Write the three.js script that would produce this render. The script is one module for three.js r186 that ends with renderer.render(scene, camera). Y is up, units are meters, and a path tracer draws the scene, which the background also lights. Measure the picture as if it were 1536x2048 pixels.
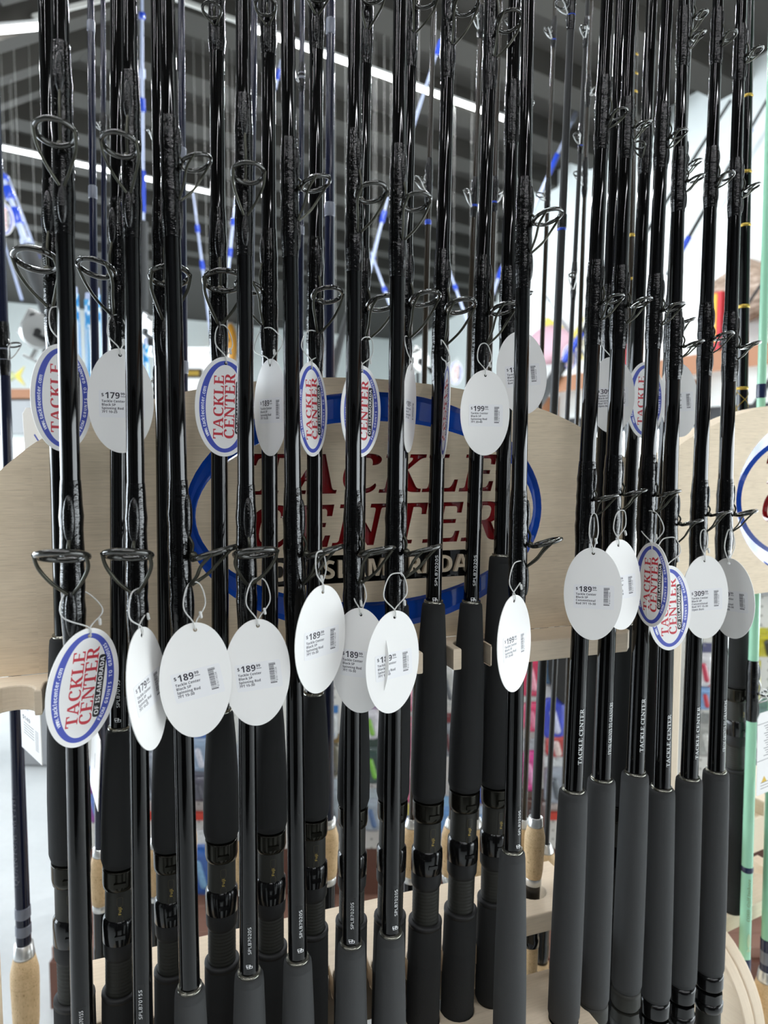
import * as THREE from 'three';
import { FontLoader } from 'three/addons/loaders/FontLoader.js';
import { mergeGeometries } from 'three/addons/utils/BufferGeometryUtils.js';
import { RectAreaLightUniformsLib } from 'three/addons/lights/RectAreaLightUniformsLib.js';
import { RoundedBoxGeometry } from 'three/addons/geometries/RoundedBoxGeometry.js';
import { ImprovedNoise } from 'three/addons/math/ImprovedNoise.js';

// ------------------------------------------------------------------ camera, sky, lights, exposure
const EYE = 1.35, F = 1380, PITCH = Math.atan(104 / F);
const scene = new THREE.Scene();
scene.background = new THREE.Color(0.72, 0.82, 0.95);
const camera = new THREE.PerspectiveCamera(2 * Math.atan(1024 / F) * 180 / Math.PI, 0.75, 0.05, 60);
camera.position.set(0, EYE, 0);
camera.rotation.x = -PITCH;
camera.focus = 0.5;
camera.userData.fStop = 8;
const renderer = new THREE.WebGLRenderer({ antialias: true });
renderer.toneMapping = THREE.LinearToneMapping;
renderer.toneMappingExposure = 1.12;
renderer.shadowMap.enabled = true;
RectAreaLightUniformsLib.init();
const LED_POWER = 50, DEEP_POWER = 260, LED_GLOW = 9, SIDE_POWER = 5.5, WINDOW_POWER = 4, WINDOW_GLOW = 2.6;
const CEIL = EYE + 2.53;                                 // underside of the flat roof
// strip lights run along the purlins: [w across the purlins, q0, q1 along them, height]
const DL = [0.84, 0.5426], DW = [-0.5426, 0.84];         // plan directions (x, depth) along and across the purlins
const STRIPS = [
  [3.75, 1.55, 3.48, EYE + 2.38, 'slim white strip light over the tall rods, in the middle of the ceiling'],
  [6.16, -4.4, 2.22, EYE + 2.38, 'long white strip light further back over the left of the ceiling'],
  [2.3, 1.5, 3.36, EYE + 2.38, 'slim white strip light whose end shows at the top right of the ceiling'],
  [3.62, -0.8, 0.5, EYE + 1.44, 'slim white strip light at the top left corner of the view', EYE + 1.985],
  [0.6, -2.9, 0.5, EYE + 1.89, 'strip light under the lower ceiling field, over the viewer'],
  [-0.6, -2.5, 0.9, EYE + 1.89, 'strip light under the lower ceiling field, one row behind the viewer'],
  [-1.8, -2.2, 1.2, EYE + 1.89, 'strip light under the lower ceiling field, two rows behind the viewer'],
  [-3.0, -2.0, 1.4, EYE + 1.89, 'strip light under the lower ceiling field, three rows behind the viewer'],
  [-4.2, -2.4, 1.0, EYE + 1.89, 'strip light under the lower ceiling field, four rows behind the viewer'],
  [0.6, 2.6, 4.6, CEIL - 0.03, 'strip light under the higher ceiling field to the right, over the viewer'],
  [-0.9, 3.0, 5.0, CEIL - 0.03, 'strip light under the higher ceiling field to the right, one row behind the viewer'],
  [-2.4, 3.3, 5.3, CEIL - 0.03, 'strip light under the higher ceiling field to the right, two rows behind the viewer'],
  [1.3, -2.6, 0.45, EYE + 1.89, 'strip light under the lower ceiling field, over the lure display'],
  [1.0, 1.9, 4.0, CEIL - 0.03, 'strip light under the higher ceiling field, over the right end of the lure display'],
];

// ------------------------------------------------------------------ helpers
let seed = 7;
const rnd = () => (seed = (seed * 16807) % 2147483647) / 2147483647;
const V = (x, y, z) => new THREE.Vector3(x, y, z);
const ray = (px, py) => V((px - 768) / F, (1024 - py) / F, -1).applyAxisAngle(V(1, 0, 0), -PITCH);
const atZ = (px, py, Z) => { const r = ray(px, py); return r.multiplyScalar(-Z / r.z).add(camera.position); };  // the point of that sight line at depth Z
const camY = (p, k) => { const q = p.clone().sub(camera.position).applyAxisAngle(V(1, 0, 0), PITCH); return q; };
const used = {};
const numbered = (n) => { const k = used[n] = (used[n] ?? -1) + 1; return k ? n + '_' + String(k).padStart(3, '0') : n; };
function tag(o, label, category, group, kind) {
  if (label) o.userData.label = label;
  if (category) o.userData.category = category;
  if (group) o.userData.group = group;
  if (kind) o.userData.kind = kind;
  return o;
}
function thing(name, label, category, group, pos) {
  const o = new THREE.Group(); o.name = numbered(name); scene.add(o);
  if (pos) o.position.copy(pos);
  return tag(o, label, category, group);
}
function mesh(name, g, m, parent) {
  const o = new THREE.Mesh(Array.isArray(g) ? join(g) : g, m);
  o.name = parent ? name : numbered(name); o.castShadow = o.receiveShadow = true;
  (parent || scene).add(o);
  return o;
}
function struct(name, g, m) { return tag(mesh(name, g, m), null, null, null, 'structure'); }
function join(list) {
  const gs = list.map((g) => { const n = g.index ? g.toNonIndexed() : g.clone(); for (const k of Object.keys(n.attributes)) if (!['position', 'normal', 'uv'].includes(k)) n.deleteAttribute(k); return n; });
  return mergeGeometries(gs);
}
const box = (w, h, d, x = 0, y = 0, z = 0) => new THREE.BoxGeometry(w, h, d).translate(x, y, z);
const rbox = (w, h, d, r, x = 0, y = 0, z = 0) => new RoundedBoxGeometry(w, h, d, 2, r).translate(x, y, z);
const lathe = (pts, n = 28) => new THREE.LatheGeometry(pts.map(([r, y]) => new THREE.Vector2(Math.max(r, 0), y)), n);
const tube = (pts, r, n = 20, m = 8) => new THREE.TubeGeometry(new THREE.CatmullRomCurve3(pts), n, r, m, false);
const std = (color, roughness = 0.6, extra = {}) => new THREE.MeshStandardMaterial({ color, roughness, ...extra });
const phys = (color, roughness, extra = {}) => new THREE.MeshPhysicalMaterial({ color, roughness, ...extra });

// ------------------------------------------------------------------ textures
const noise = new ImprovedNoise();
function dataTex(w, h, f, srgb) {
  const d = new Uint8Array(w * h * 4);
  for (let y = 0; y < h; y++) for (let x = 0; x < w; x++) { const c = f(x, y); const i = (y * w + x) * 4; d[i] = c[0]; d[i + 1] = c[1]; d[i + 2] = c[2]; d[i + 3] = 255; }
  const t = new THREE.DataTexture(d, w, h);
  t.wrapS = t.wrapT = THREE.RepeatWrapping; t.magFilter = THREE.LinearFilter; t.needsUpdate = true;
  if (srgb) t.colorSpace = THREE.SRGBColorSpace;
  return t;
}
function canvasTex(w, h, draw) {
  const c = document.createElement('canvas'); c.width = w; c.height = h;
  draw(c.getContext('2d'), w, h);
  const t = new THREE.CanvasTexture(c); t.colorSpace = THREE.SRGBColorSpace;
  return t;
}
const clamp = (x) => Math.max(0, Math.min(255, x));
const woodTex = (r, g, b, amp) => dataTex(512, 512, (x, y) => {
  const n = noise.noise(x / 60, y / 2.2, 3) * 0.6 + noise.noise(x / 22, y / 1.1, 9) * 0.5 + noise.noise(x / 130, y / 30, 5) * 0.5 + Math.max(0, noise.noise(x / 26, y / 1.3, 20) - 0.25) * -2.2;
  return [clamp(r + n * amp), clamp(g + n * amp), clamp(b + n * amp)];
}, true);
const boardTex = woodTex(230, 212, 184, 15); boardTex.repeat.set(4, 4);
const plyTex = woodTex(226, 208, 182, 10); plyTex.repeat.set(3, 3);
const deckTex = woodTex(140, 104, 88, 16); deckTex.repeat.set(1.2, 1.2);
const bumpTex = dataTex(256, 256, (x, y) => { const n = 128 + 60 * noise.noise(x / 9, y / 9, 1) + 50 * noise.noise(x / 3, y / 3, 4); return [n, n, n]; });
const foamBump = bumpTex.clone(); foamBump.repeat.set(8, 40); foamBump.needsUpdate = true;
const glossBump = dataTex(128, 512, (x, y) => { const n = 128 + 70 * noise.noise(x / 14, y / 40, 2) + 36 * noise.noise(x / 5, y / 9, 8); return [n, n, n]; });
glossBump.repeat.set(1, 3);
const threadBump = dataTex(64, 256, (x, y) => { const n = 128 + 60 * Math.sin(y * Math.PI / 4) + 50 * noise.noise(x / 4, y / 4, 2); return [n, n, n]; });
threadBump.repeat.set(2, 2);
const floorTex = dataTex(512, 512, (x, y) => { const n = noise.noise(x / 90, y / 90, 1) * 9 + noise.noise(x / 25, y / 25, 6) * 5 + noise.noise(x / 4, y / 4, 2) * 3; return [clamp(203 + n), clamp(206 + n), clamp(205 + n)]; }, true);
floorTex.repeat.set(0.4, 0.4);
const corkTex = dataTex(256, 256, (x, y) => {
  const n = noise.noise(x / 18, y / 18, 1) * 12 + noise.noise(x / 5, y / 4, 6) * 12, p = noise.noise(x / 6, y / 3, 14) > 0.42 ? -38 : 0, s = Math.abs(y % 43) < 1 ? -14 : 0;
  return [clamp(205 + n + p + s), clamp(176 + n + p + s), clamp(134 + n + p + s)];
}, true);
// text along an ellipse, in the landscape frame of the oval print
function arcText(c, text, cx, cy, a, b, a0, a1, inward) {
  for (let i = 0; i < text.length; i++) {
    const t = a0 + (a1 - a0) * (i + 0.5) / text.length, x = cx + a * Math.cos(t), y = cy + b * Math.sin(t);
    c.save(); c.translate(x, y); c.rotate(Math.atan2(b * Math.cos(t), -a * Math.sin(t)) + (inward ? Math.PI : 0)); c.fillText(text[i], 0, 0); c.restore();
  }
}
function fitText(c, text, font, x, y, w, h) {
  c.save(); c.font = font.replace('#', '100'); const m = c.measureText(text), asc = 72;
  c.translate(x, y); c.scale(w / m.width, h / asc); c.textAlign = 'left'; c.textBaseline = 'alphabetic'; c.fillText(text, 0, 0); c.restore();
}
const logoTex = canvasTex(600, 1000, (c, w, h) => {
  c.fillStyle = '#f4f3f1'; c.fillRect(0, 0, w, h);
  c.translate(0, h); c.rotate(-Math.PI / 2);              // now 1000 wide, 600 high, reading upwards on the card
  const cx = 500, cy = 300, el = (a, b, col) => { c.fillStyle = col; c.beginPath(); c.ellipse(cx, cy, a, b, 0, 0, 7); c.fill(); };
  el(460, 258, '#4453b4'); el(420, 195, '#f4f3f1');
  c.fillStyle = '#c9333f';
  fitText(c, 'TACKLE', 'bold #px serif', 176, 283, 640, 100);
  fitText(c, 'CENTER', 'bold #px serif', 176, 397, 664, 104);
  c.fillStyle = '#1c1b1d'; c.beginPath(); c.roundRect(232, 404, 536, 62, 24); c.fill();
  c.fillStyle = '#f6f6f6'; fitText(c, 'OF ISLAMORADA', 'bold #px sans-serif', 250, 453, 500, 37);
  c.fillStyle = '#f4f6ff'; c.textAlign = 'center'; c.textBaseline = 'middle';
  c.font = 'bold 48px sans-serif'; arcText(c, 'www.tacklecenter.com', cx, cy, 440, 227, Math.PI * 1.267, Math.PI * 1.64);
  c.font = 'bold 40px sans-serif'; arcText(c, 'FROM GRUNTS TO GRANDERS', cx, cy, 440, 227, Math.PI * 0.745, Math.PI * 0.195, true);
});
const stickerTex = (price, lines, code) => canvasTex(420, 260, (c, w, h) => {
  c.fillStyle = '#efeff0'; c.fillRect(0, 0, w, h); c.fillStyle = '#2a2730';
  c.font = 'bold 44px sans-serif'; c.fillText('$', 22, 62);
  fitText(c, price, 'bold #px sans-serif', 54, 78, 138, 60);
  c.font = 'bold 36px sans-serif'; c.fillText('99', 196, 46); c.fillRect(196, 56, 46, 5);
  c.font = 'bold 32px sans-serif'; lines.forEach((l, i) => c.fillText(l, 24, 116 + i * 34));
  let y = 26, s = 5; while (y < 214) { s = (s * 37 + 11) % 97; const t = 2 + s % 6; c.fillRect(312, y, y < 40 || y > 205 ? 60 : 46, t); y += t + 2 + s % 5; }
  c.save(); c.translate(366, 200); c.rotate(-Math.PI / 2); c.font = '24px monospace'; c.fillText(code, 0, 14); c.restore();
});
const SPIN = (l) => ['Tackle Center', 'Black SP', 'Spinning Rod', '7FT ' + l], CONV = (l) => ['Tackle Center', 'Black SP', 'Conventional', 'Rod 7FT ' + l];
const sticker = {
  s179: std(0xffffff, 0.45, { map: stickerTex('179', SPIN('10-25'), '816114507') }), s189: std(0xffffff, 0.45, { map: stickerTex('189', SPIN('15-30'), '816114534') }),
  s199: std(0xffffff, 0.45, { map: stickerTex('199', SPIN('20-40'), '816114541') }), c189: std(0xffffff, 0.45, { map: stickerTex('189', CONV('15-30'), '816114550') }),
  c309: std(0xffffff, 0.45, { map: stickerTex('309', [...CONV('15-30'), 'Open Butt'], '816114567') }),
};
const inkTex = (text, font, emblem, col = '#e8e8e8') => canvasTex(128, 1024, (c, w, h) => {
  c.clearRect(0, 0, w, h); c.translate(0, h); c.rotate(-Math.PI / 2); c.fillStyle = c.strokeStyle = col;
  if (emblem) {                                         // the small framed SP sign at the foot of the lettering
    c.lineWidth = 9; c.strokeRect(30, 30, 46, 68); c.strokeRect(62, 22, 46, 52); c.fillRect(30, 60, 80, 8);
    fitText(c, text, font, 330, 88, 600, 44);
  } else fitText(c, text, font, 30, 92, 960, 56);
});
const ink = (...a) => std(0xffffff, 0.3, { map: inkTex(...a), transparent: true });
const INK = {
  S20: ink('SPLB7020S', '#px monospace', true), S15: ink('SPLB7015S', '#px monospace', true), TC: ink('TACKLE CENTER', 'bold #px serif', false, '#d9dcdb'),
  GR: ink('FROM GRUNTS TO GRANDERS', 'bold #px serif', false, '#c9cccb'), QM: ink('QUANTUM  MYTH', '#px serif', false, '#5b5c62'), CO: ink('COSD  Gulf Inshore', 'italic bold #px serif', false, '#7f9a6d'),
};

// ------------------------------------------------------------------ materials
const M = {
  gloss: phys(0x050505, 0.035, { bumpMap: glossBump, bumpScale: 0.00006, specularIntensity: 1 }),
  wrap: phys(0x050505, 0.04, { bumpMap: glossBump, bumpScale: 0.00022 }),
  foam: std(0x3e3f3f, 0.93, { bumpMap: foamBump, bumpScale: 0.0003 }),
  foamDark: std(0x1d1e1e, 0.9, { bumpMap: foamBump, bumpScale: 0.0003 }),
  rubber: std(0x141414, 0.6), seat: std(0x25251f, 0.62), hood: phys(0x2a2923, 0.22, { metalness: 0.75 }), hoodBlack: phys(0x0d0d0d, 0.15),
  check: std(0x8b8a80, 0.25, { metalness: 0.9 }), wire: std(0x44443c, 0.3, { metalness: 0.85 }), ring: phys(0x2a2a25, 0.14, { metalness: 0.5, clearcoat: 1, clearcoatRoughness: 0.05 }),
  card: std(0xf3f2ef, 0.5), logo: std(0xffffff, 0.45, { map: logoTex }), loop: phys(0xe9e9e6, 0.3, { transmission: 0.35, thickness: 0 }),
  board: std(0xffffff, 0.72, { map: boardTex, bumpMap: boardTex, bumpScale: 0.0004 }), ply: std(0xffffff, 0.6, { map: plyTex }), plyEdge: std(0xcdb592, 0.7, { bumpMap: bumpTex, bumpScale: 0.0006 }),
  red: phys(0x8c171b, 0.12, { clearcoat: 1, clearcoatRoughness: 0.04 }), blue: phys(0x174cb0, 0.13, { clearcoat: 1, clearcoatRoughness: 0.04 }), blackPaint: phys(0x070707, 0.1, { clearcoat: 1, clearcoatRoughness: 0.04 }),
  cork: std(0xffffff, 0.62, { map: corkTex }), silver: std(0xd2d3d1, 0.25, { metalness: 0.6 }), navyGloss: phys(0x14182c, 0.1), greyWrap: phys(0x70747f, 0.15), gold: std(0xb99b45, 0.3, { metalness: 0.6 }),
  mint: phys(0x9ad0b0, 0.22), navy: phys(0x1b2442, 0.2), blueBlank: phys(0x2747b8, 0.2), paleBlank: phys(0xb4bfdc, 0.25), brownBlank: phys(0x2a241c, 0.12),
  wall: std(0xecf1ee, 0.9), wallDark: std(0x4b4c4e, 0.9), floor: std(0xffffff, 0.35, { map: floorTex }), ceiling: std(0x35332f, 0.9), purlin: std(0x393732, 0.85), conduit: std(0xc9c8c2, 0.6),
  trim: std(0x9a6a4a, 0.55), deck: std(0xffffff, 0.55, { map: deckTex }), pegboard: std(0xd4d3cc, 0.7), black: std(0x121212, 0.5), white: std(0xf0f0ee, 0.5), grey: std(0x9a9b9c, 0.5),
  led: std(0xffffff, 0.5, { emissive: 0xffffff, emissiveIntensity: LED_GLOW }), window: std(0xe8f2ee, 0.3, { emissive: new THREE.Color(0.93, 1.0, 0.98), emissiveIntensity: WINDOW_GLOW }),
};
// ------------------------------------------------------------------ the room
const poly = (pts) => { const s = new THREE.Shape(); pts.forEach(([x, y], i) => (i ? s.lineTo(x, y) : s.moveTo(x, y))); s.closePath(); return s; };
function slab(plan, y0, y1) {                            // plan points are (x, depth)
  return new THREE.ExtrudeGeometry(poly(plan), { depth: y1 - y0, bevelEnabled: false }).rotateX(-Math.PI / 2).translate(0, y0, 0);
}
const run = (a, b, y0, y1, t = 0.12) => {                // a wall from a to b (plan), thick to its right (outwards)
  const l = Math.hypot(b[0] - a[0], b[1] - a[1]), n = [(b[1] - a[1]) / l * t, -(b[0] - a[0]) / l * t];
  return slab([a, b, [b[0] + n[0], b[1] + n[1]], [a[0] + n[0], a[1] + n[1]]], y0, y1);
};
const lerp2 = (a, b, t) => [a[0] + (b[0] - a[0]) * t, a[1] + (b[1] - a[1]) * t];
const PA = [1.33, 6.65], PB = [6.9, -4.8], PC = [-6.5, -4.8], PD = [-6.6, 11.0], PE = [0.55, 15], PF = [2.35, 8.2];
struct('floor', slab([[-8, -5], [-8, 16], [3, 16], [8, -5]], -0.1, 0), M.floor);
const WIN0 = 0.28, WIN1 = EYE + 0.24, WT = CEIL + 0.2;
struct('wall_right', [run(PB, PA, 0, WIN0), run(PB, PA, WIN1 + 0.12, WT), run(lerp2(PB, PA, 0.97), PA, WIN0, WIN1 + 0.12), run(PB, lerp2(PB, PA, 0.03), WIN0, WIN1 + 0.12)], M.wall);
struct('wall_return', run(PA, PF, 0, WT), M.wall);
struct('wall_recess', run(PF, PE, 0, WT), M.wall);
struct('wall_rear', run(PC, PB, 0, WT), M.wallDark);
struct('wall_side', [run(PD, PC, 0, 0.3), run(PD, PC, 2.75, WT), run(PD, lerp2(PD, PC, 0.06), 0.3, 2.75), run(lerp2(PD, PC, 0.76), PC, 0.3, 2.75)], M.wall);
for (let k = 0; k < 5; k++) {                            // tall shop windows in the side wall, out of view to the left
  const a = lerp2(PD, PC, 0.06 + k * 0.14), b = lerp2(PD, PC, 0.06 + (k + 1) * 0.14), w = tag(mesh('window_' + (k + 11), run(lerp2(a, b, 0.03), b, 0.33, 2.72, 0.03), M.window), null, null, null, 'structure');
  mesh('frame', [run(a, lerp2(a, b, 0.03), 0.3, 2.75, 0.1), run(a, b, 0.3, 0.34, 0.1), run(a, b, 2.71, 2.75, 0.1)], M.white, w);
}
struct('wall_end', [run(PE, PD, 0, EYE - 0.42), run(PE, PD, EYE + 0.35, WT), run(PE, lerp2(PE, PD, 0.55), EYE - 0.42, EYE + 0.35), run(lerp2(PE, PD, 0.97), PD, EYE - 0.42, EYE + 0.35)], M.wall);
struct('trim_1', run(PB, PA, WIN1, WIN1 + 0.125, 0.16), M.black);
for (let k = 0; k < 9; k++) {                            // storefront panes low along the right wall
  const a = lerp2(PB, PA, 0.03 + k * 0.1044), b = lerp2(PB, PA, 0.03 + (k + 1) * 0.1044);
  const w = mesh('window_' + (k + 1), run(lerp2(a, b, 0.02), lerp2(a, b, 0.98), WIN0 + 0.03, WIN1 - 0.02, 0.03), M.window); tag(w, null, null, null, 'structure');
  mesh('frame', [run(a, lerp2(a, b, 0.03), WIN0, WIN1, 0.1), run(a, b, WIN0, WIN0 + 0.04, 0.1)], M.black, w);
}
{ const a = lerp2(PE, PD, 0.56), b = lerp2(PE, PD, 0.96);
  const w = tag(mesh('window_10', run(a, b, EYE - 0.41, EYE + 0.34, 0.03), M.window), null, null, null, 'structure');
  mesh('frame', [0, 0.33, 0.66, 0.99].map((t) => run(lerp2(a, b, t), lerp2(a, b, t + 0.01), EYE - 0.42, EYE + 0.35, 0.1)), M.white, w); }
// ceiling: a flat field and, left of the kink line, a field that slopes down to a low soffit
const K0 = [-1.18, 3.67], KD = [-0.7247, 0.689], KN = [-0.689, -0.7247];
const kp = (t, d) => [K0[0] + KD[0] * t + KN[0] * d, K0[1] + KD[1] * t + KN[1] * d];
struct('ceiling', slab([kp(-12, 0), kp(16, 0), [-8, 17], [4, 17], [9, -6], [7.5, -6.5]], CEIL, CEIL + 0.12), M.ceiling);
{ const g = new THREE.BufferGeometry(), P = (t, d, y) => { const p = kp(t, d); return [p[0], y, -p[1]]; }, D1 = 0.85, Y1 = CEIL - 0.72 * D1;
  const q = (a, b, c, d) => [...a, ...b, ...c, ...a, ...c, ...d];
  const top = 0.12, v = [...q(P(-12, 0, CEIL), P(16, 0, CEIL), P(16, D1, Y1), P(-12, D1, Y1)), ...q(P(-12, D1, Y1), P(16, D1, Y1), P(16, 9, Y1), P(-12, 9, Y1)),
    ...q(P(-12, 0, CEIL + top), P(-12, D1, Y1 + top), P(16, D1, Y1 + top), P(16, 0, CEIL + top)), ...q(P(-12, D1, Y1 + top), P(-12, 9, Y1 + top), P(16, 9, Y1 + top), P(16, D1, Y1 + top))];
  g.setAttribute('position', new THREE.Float32BufferAttribute(v, 3)); g.computeVertexNormals();
  g.setAttribute('uv', new THREE.Float32BufferAttribute(new Float32Array(v.length / 3 * 2), 2));
  struct('ceiling_slope', g, M.ceiling); }
const wq = (w, q, y) => V(DL[0] * q + DW[0] * w, y, -(DL[1] * q + DW[1] * w));
function bar(a, b, w, h) {                               // a straight bar with a level top between two points
  const d = b.clone().sub(a), g = new THREE.BoxGeometry(d.length(), h, w), m = new THREE.Matrix4().makeBasis(d.clone().normalize(), V(0, 1, 0), V(0, 0, 1));
  const x = d.clone().normalize(), z = x.clone().cross(V(0, 1, 0)).normalize(), y = z.clone().cross(x);
  return g.applyMatrix4(m.makeBasis(x, y, z).setPosition(a.clone().add(b).multiplyScalar(0.5)));
}
for (let k = 0; k < 11; k++) {                           // deep purlins under the flat field, bending down over the slope
  const w = 2.72 + k * 0.6, dq = (kp(0, 0)[0] * DW[0] + kp(0, 0)[1] * DW[1] - w), kd = KD[0] * DW[0] + KD[1] * DW[1], t = -dq / kd, p = kp(t, 0), q0 = p[0] * DL[0] + p[1] * DL[1];
  const a = wq(w, q0, CEIL - 0.07), b = wq(w, q0 + 8, CEIL - 0.07), s = kp(t, 0.85);
  const c = tag(mesh('ceiling_purlin', [bar(a, b, 0.2, 0.15), bar(V(s[0], CEIL - 0.72 * 0.85 - 0.07, -s[1]), a, 0.2, 0.15)], M.purlin), null, null, null, 'structure');
}
{ const a = wq(3.75, 0.99, EYE + 2.385), b = wq(3.75, 1.52, EYE + 2.385), c = wq(3.66, 0.45, EYE + 2.02);
  tag(mesh('light_conduit', [bar(c, a, 0.02, 0.02), bar(a, b, 0.02, 0.02)], M.conduit), 'thin pale conduit running along the ceiling between two strip lights', 'conduit'); }
STRIPS.forEach(([w, q0, q1, y, label, yEnd = y], i) => {
  const a = wq(w, q0, y), b = wq(w, q1, yEnd), L = a.distanceTo(b), mid = a.clone().add(b).multiplyScalar(0.5);
  const t = thing('strip_light', label, 'strip light', null, mid), x = b.clone().sub(a).normalize(), z = x.clone().cross(V(0, 1, 0)).normalize();
  t.applyMatrix4(new THREE.Matrix4().makeBasis(x, z.clone().cross(x), z)); t.position.copy(mid);
  mesh('housing', box(L, 0.014, 0.036, 0, 0.009, 0), M.white, t);
  mesh('diffuser', rbox(L, 0.02, 0.03, 0.006, 0, -0.007, 0), M.led, t);
  const l = new THREE.RectAreaLight(0xf7faff, i < 3 ? DEEP_POWER : LED_POWER, L, 0.03); l.position.set(0, -0.019, 0); l.rotation.x = -Math.PI / 2; t.add(l); l.name = 'strip_glow';
});
for (const [t0, t1] of [[0.04, 0.5], [0.5, 0.95]]) {     // daylight that the storefront panes let in
  const a = lerp2(PB, PA, t0), b = lerp2(PB, PA, t1), l = new THREE.RectAreaLight(0xeef5ff, WINDOW_POWER, Math.hypot(b[0] - a[0], b[1] - a[1]), WIN1 - WIN0 - 0.1);
  const m = lerp2(a, b, 0.5), n = [-(b[1] - a[1]), b[0] - a[0]], nl = Math.hypot(...n);
  l.position.set(m[0] + n[0] / nl * 0.06, (WIN0 + WIN1) / 2, -m[1] - n[1] / nl * 0.06); l.name = 'window_daylight';
  l.lookAt(l.position.x + n[0], l.position.y, l.position.z - n[1]); scene.add(l);
}

// dark stock shelving behind the viewer: what the glossy rods mirror in their middle
[[-0.7, 1.2, -1.75, 1.6, 'dark stock shelving behind the viewer, straight back']].forEach(([x0, x1, Z, h, label]) => {
  const t = thing('stock_shelving', label, 'shelving', null, V((x0 + x1) / 2, 0, -Z)), w = x1 - x0;
  mesh('carcass', rbox(w, h, 0.05, 0.01, 0, h / 2, 0.2), M.black, t); for (let i = 0; i < 4; i++) mesh('shelf', rbox(w, 0.03, 0.42, 0.005, 0, 0.12 + i * (h - 0.14) / 3, 0), M.black, t);
  for (const s of [-1, 1]) mesh('side_panel', rbox(0.03, h, 0.44, 0.005, s * w / 2, h / 2, 0), M.black, t);
});

{ const a = lerp2(PD, PC, 0.06), b = lerp2(PD, PC, 0.76), m = lerp2(a, b, 0.5), l = new THREE.RectAreaLight(0xe2eeff, SIDE_POWER, Math.hypot(b[0] - a[0], b[1] - a[1]), 2.35);
  l.position.set(m[0] + 0.06, 1.52, -m[1]); l.lookAt(l.position.x + 1, 1.52, l.position.z); l.name = 'side_daylight'; scene.add(l); }

// ------------------------------------------------------------------ flat cut work: dishes (carved and painted) and letters
const font = { serif: await new FontLoader().loadAsync('fonts/droid/droid_serif_bold.typeface.json'), sans: await new FontLoader().loadAsync('fonts/droid/droid_sans_bold.typeface.json') };
const area = (p) => THREE.ShapeUtils.area(p);
const oriented = (p, ccw) => ((area(p) > 0) === ccw ? p : p.slice().reverse());
function insetLoop(p, d) {                               // shifts a closed outline to its left by d
  const n = p.length, out = [];
  for (let i = 0; i < n; i++) {
    const a = p[(i + n - 1) % n], b = p[i], c = p[(i + 1) % n];
    const u = new THREE.Vector2().subVectors(b, a).normalize(), v = new THREE.Vector2().subVectors(c, b).normalize();
    const m = new THREE.Vector2(-(u.y + v.y), u.x + v.x); const l = m.length() || 1; m.divideScalar(l);
    const k = Math.min(1.6, 1 / Math.max(0.3, m.x * -u.y + m.y * u.x));
    out.push(new THREE.Vector2(b.x + m.x * d * k, b.y + m.y * d * k));
  }
  return out;
}
const dedupe = (p) => p.filter((q, i) => q.distanceTo(p[(i + p.length - 1) % p.length]) > 1e-5);
function dish(outer, holes, inset, depth) {              // sloping painted walls down to a floor
  outer = dedupe(oriented(outer, true)); holes = holes.map((h) => dedupe(oriented(h, false)));
  const pos = [], loops = [outer, ...holes], ins = loops.map((l) => insetLoop(l, inset));
  loops.forEach((l, k) => { const q = ins[k], n = l.length; for (let i = 0; i < n; i++) { const j = (i + 1) % n;
    pos.push(l[i].x, l[i].y, 0, l[j].x, l[j].y, 0, q[j].x, q[j].y, -depth, l[i].x, l[i].y, 0, q[j].x, q[j].y, -depth, q[i].x, q[i].y, -depth); } });
  const all = ins.flat(); for (const f of THREE.ShapeUtils.triangulateShape(ins[0], ins.slice(1))) for (const i of f) pos.push(all[i].x, all[i].y, -depth);
  const g = new THREE.BufferGeometry(); g.setAttribute('position', new THREE.Float32BufferAttribute(pos, 3)); g.computeVertexNormals();
  g.setAttribute('uv', new THREE.Float32BufferAttribute(new Float32Array(pos.length / 3 * 2), 2));
  return g;
}
function letterShapes(f, ch, size) {
  return f.generateShapes(ch, size).map((s) => { const e = s.extractPoints(5); return { outer: e.shape, holes: e.holes }; });
}
function layText(f, text, x0, y0, x1, y1, slant, gap = 0) {   // one entry per letter, fitted to the box
  const size = 1, letters = []; let x = 0;
  for (const ch of text) {
    const adv = (f.data.glyphs[ch]?.ha ?? 300) / f.data.resolution * size;
    if (ch !== ' ') letters.push({ ch, x, shapes: letterShapes(f, ch, size) });
    x += adv + gap;
  }
  let bx0 = 1e9, bx1 = -1e9, by1 = -1e9;
  for (const l of letters) for (const s of l.shapes) for (const p of s.outer) { p; bx0 = Math.min(bx0, p.x + l.x + p.y * slant); bx1 = Math.max(bx1, p.x + l.x + p.y * slant); by1 = Math.max(by1, p.y); }
  const sx = (x1 - x0) / (bx1 - bx0), sy = (y1 - y0) / by1;
  for (const l of letters) for (const s of l.shapes) for (const loop of [s.outer, ...s.holes]) for (const p of loop) { const px = p.x + l.x + p.y * slant; p.x = x0 + (px - bx0) * sx; p.y = y0 + p.y * sy; }
  return letters;
}
const ellipse = (cx, cy, a, b, n = 72) => Array.from({ length: n }, (_, i) => new THREE.Vector2(cx + a * Math.cos(i / n * 2 * Math.PI), cy + b * Math.sin(i / n * 2 * Math.PI)));
const pathOf = (pts) => new THREE.Path(pts);
const shapeOf = (pts, holes = []) => { const s = new THREE.Shape(pts); s.holes = holes.map(pathOf); return s; };
const extr = (s, depth, z, bevel = 0) => new THREE.ExtrudeGeometry(s, bevel ? { depth: depth - 2 * bevel, bevelEnabled: true, bevelThickness: bevel, bevelSize: bevel, bevelOffset: -bevel, bevelSegments: 2, curveSegments: 16 } : { depth, bevelEnabled: false, curveSegments: 16 }).translate(0, 0, z + bevel);

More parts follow.
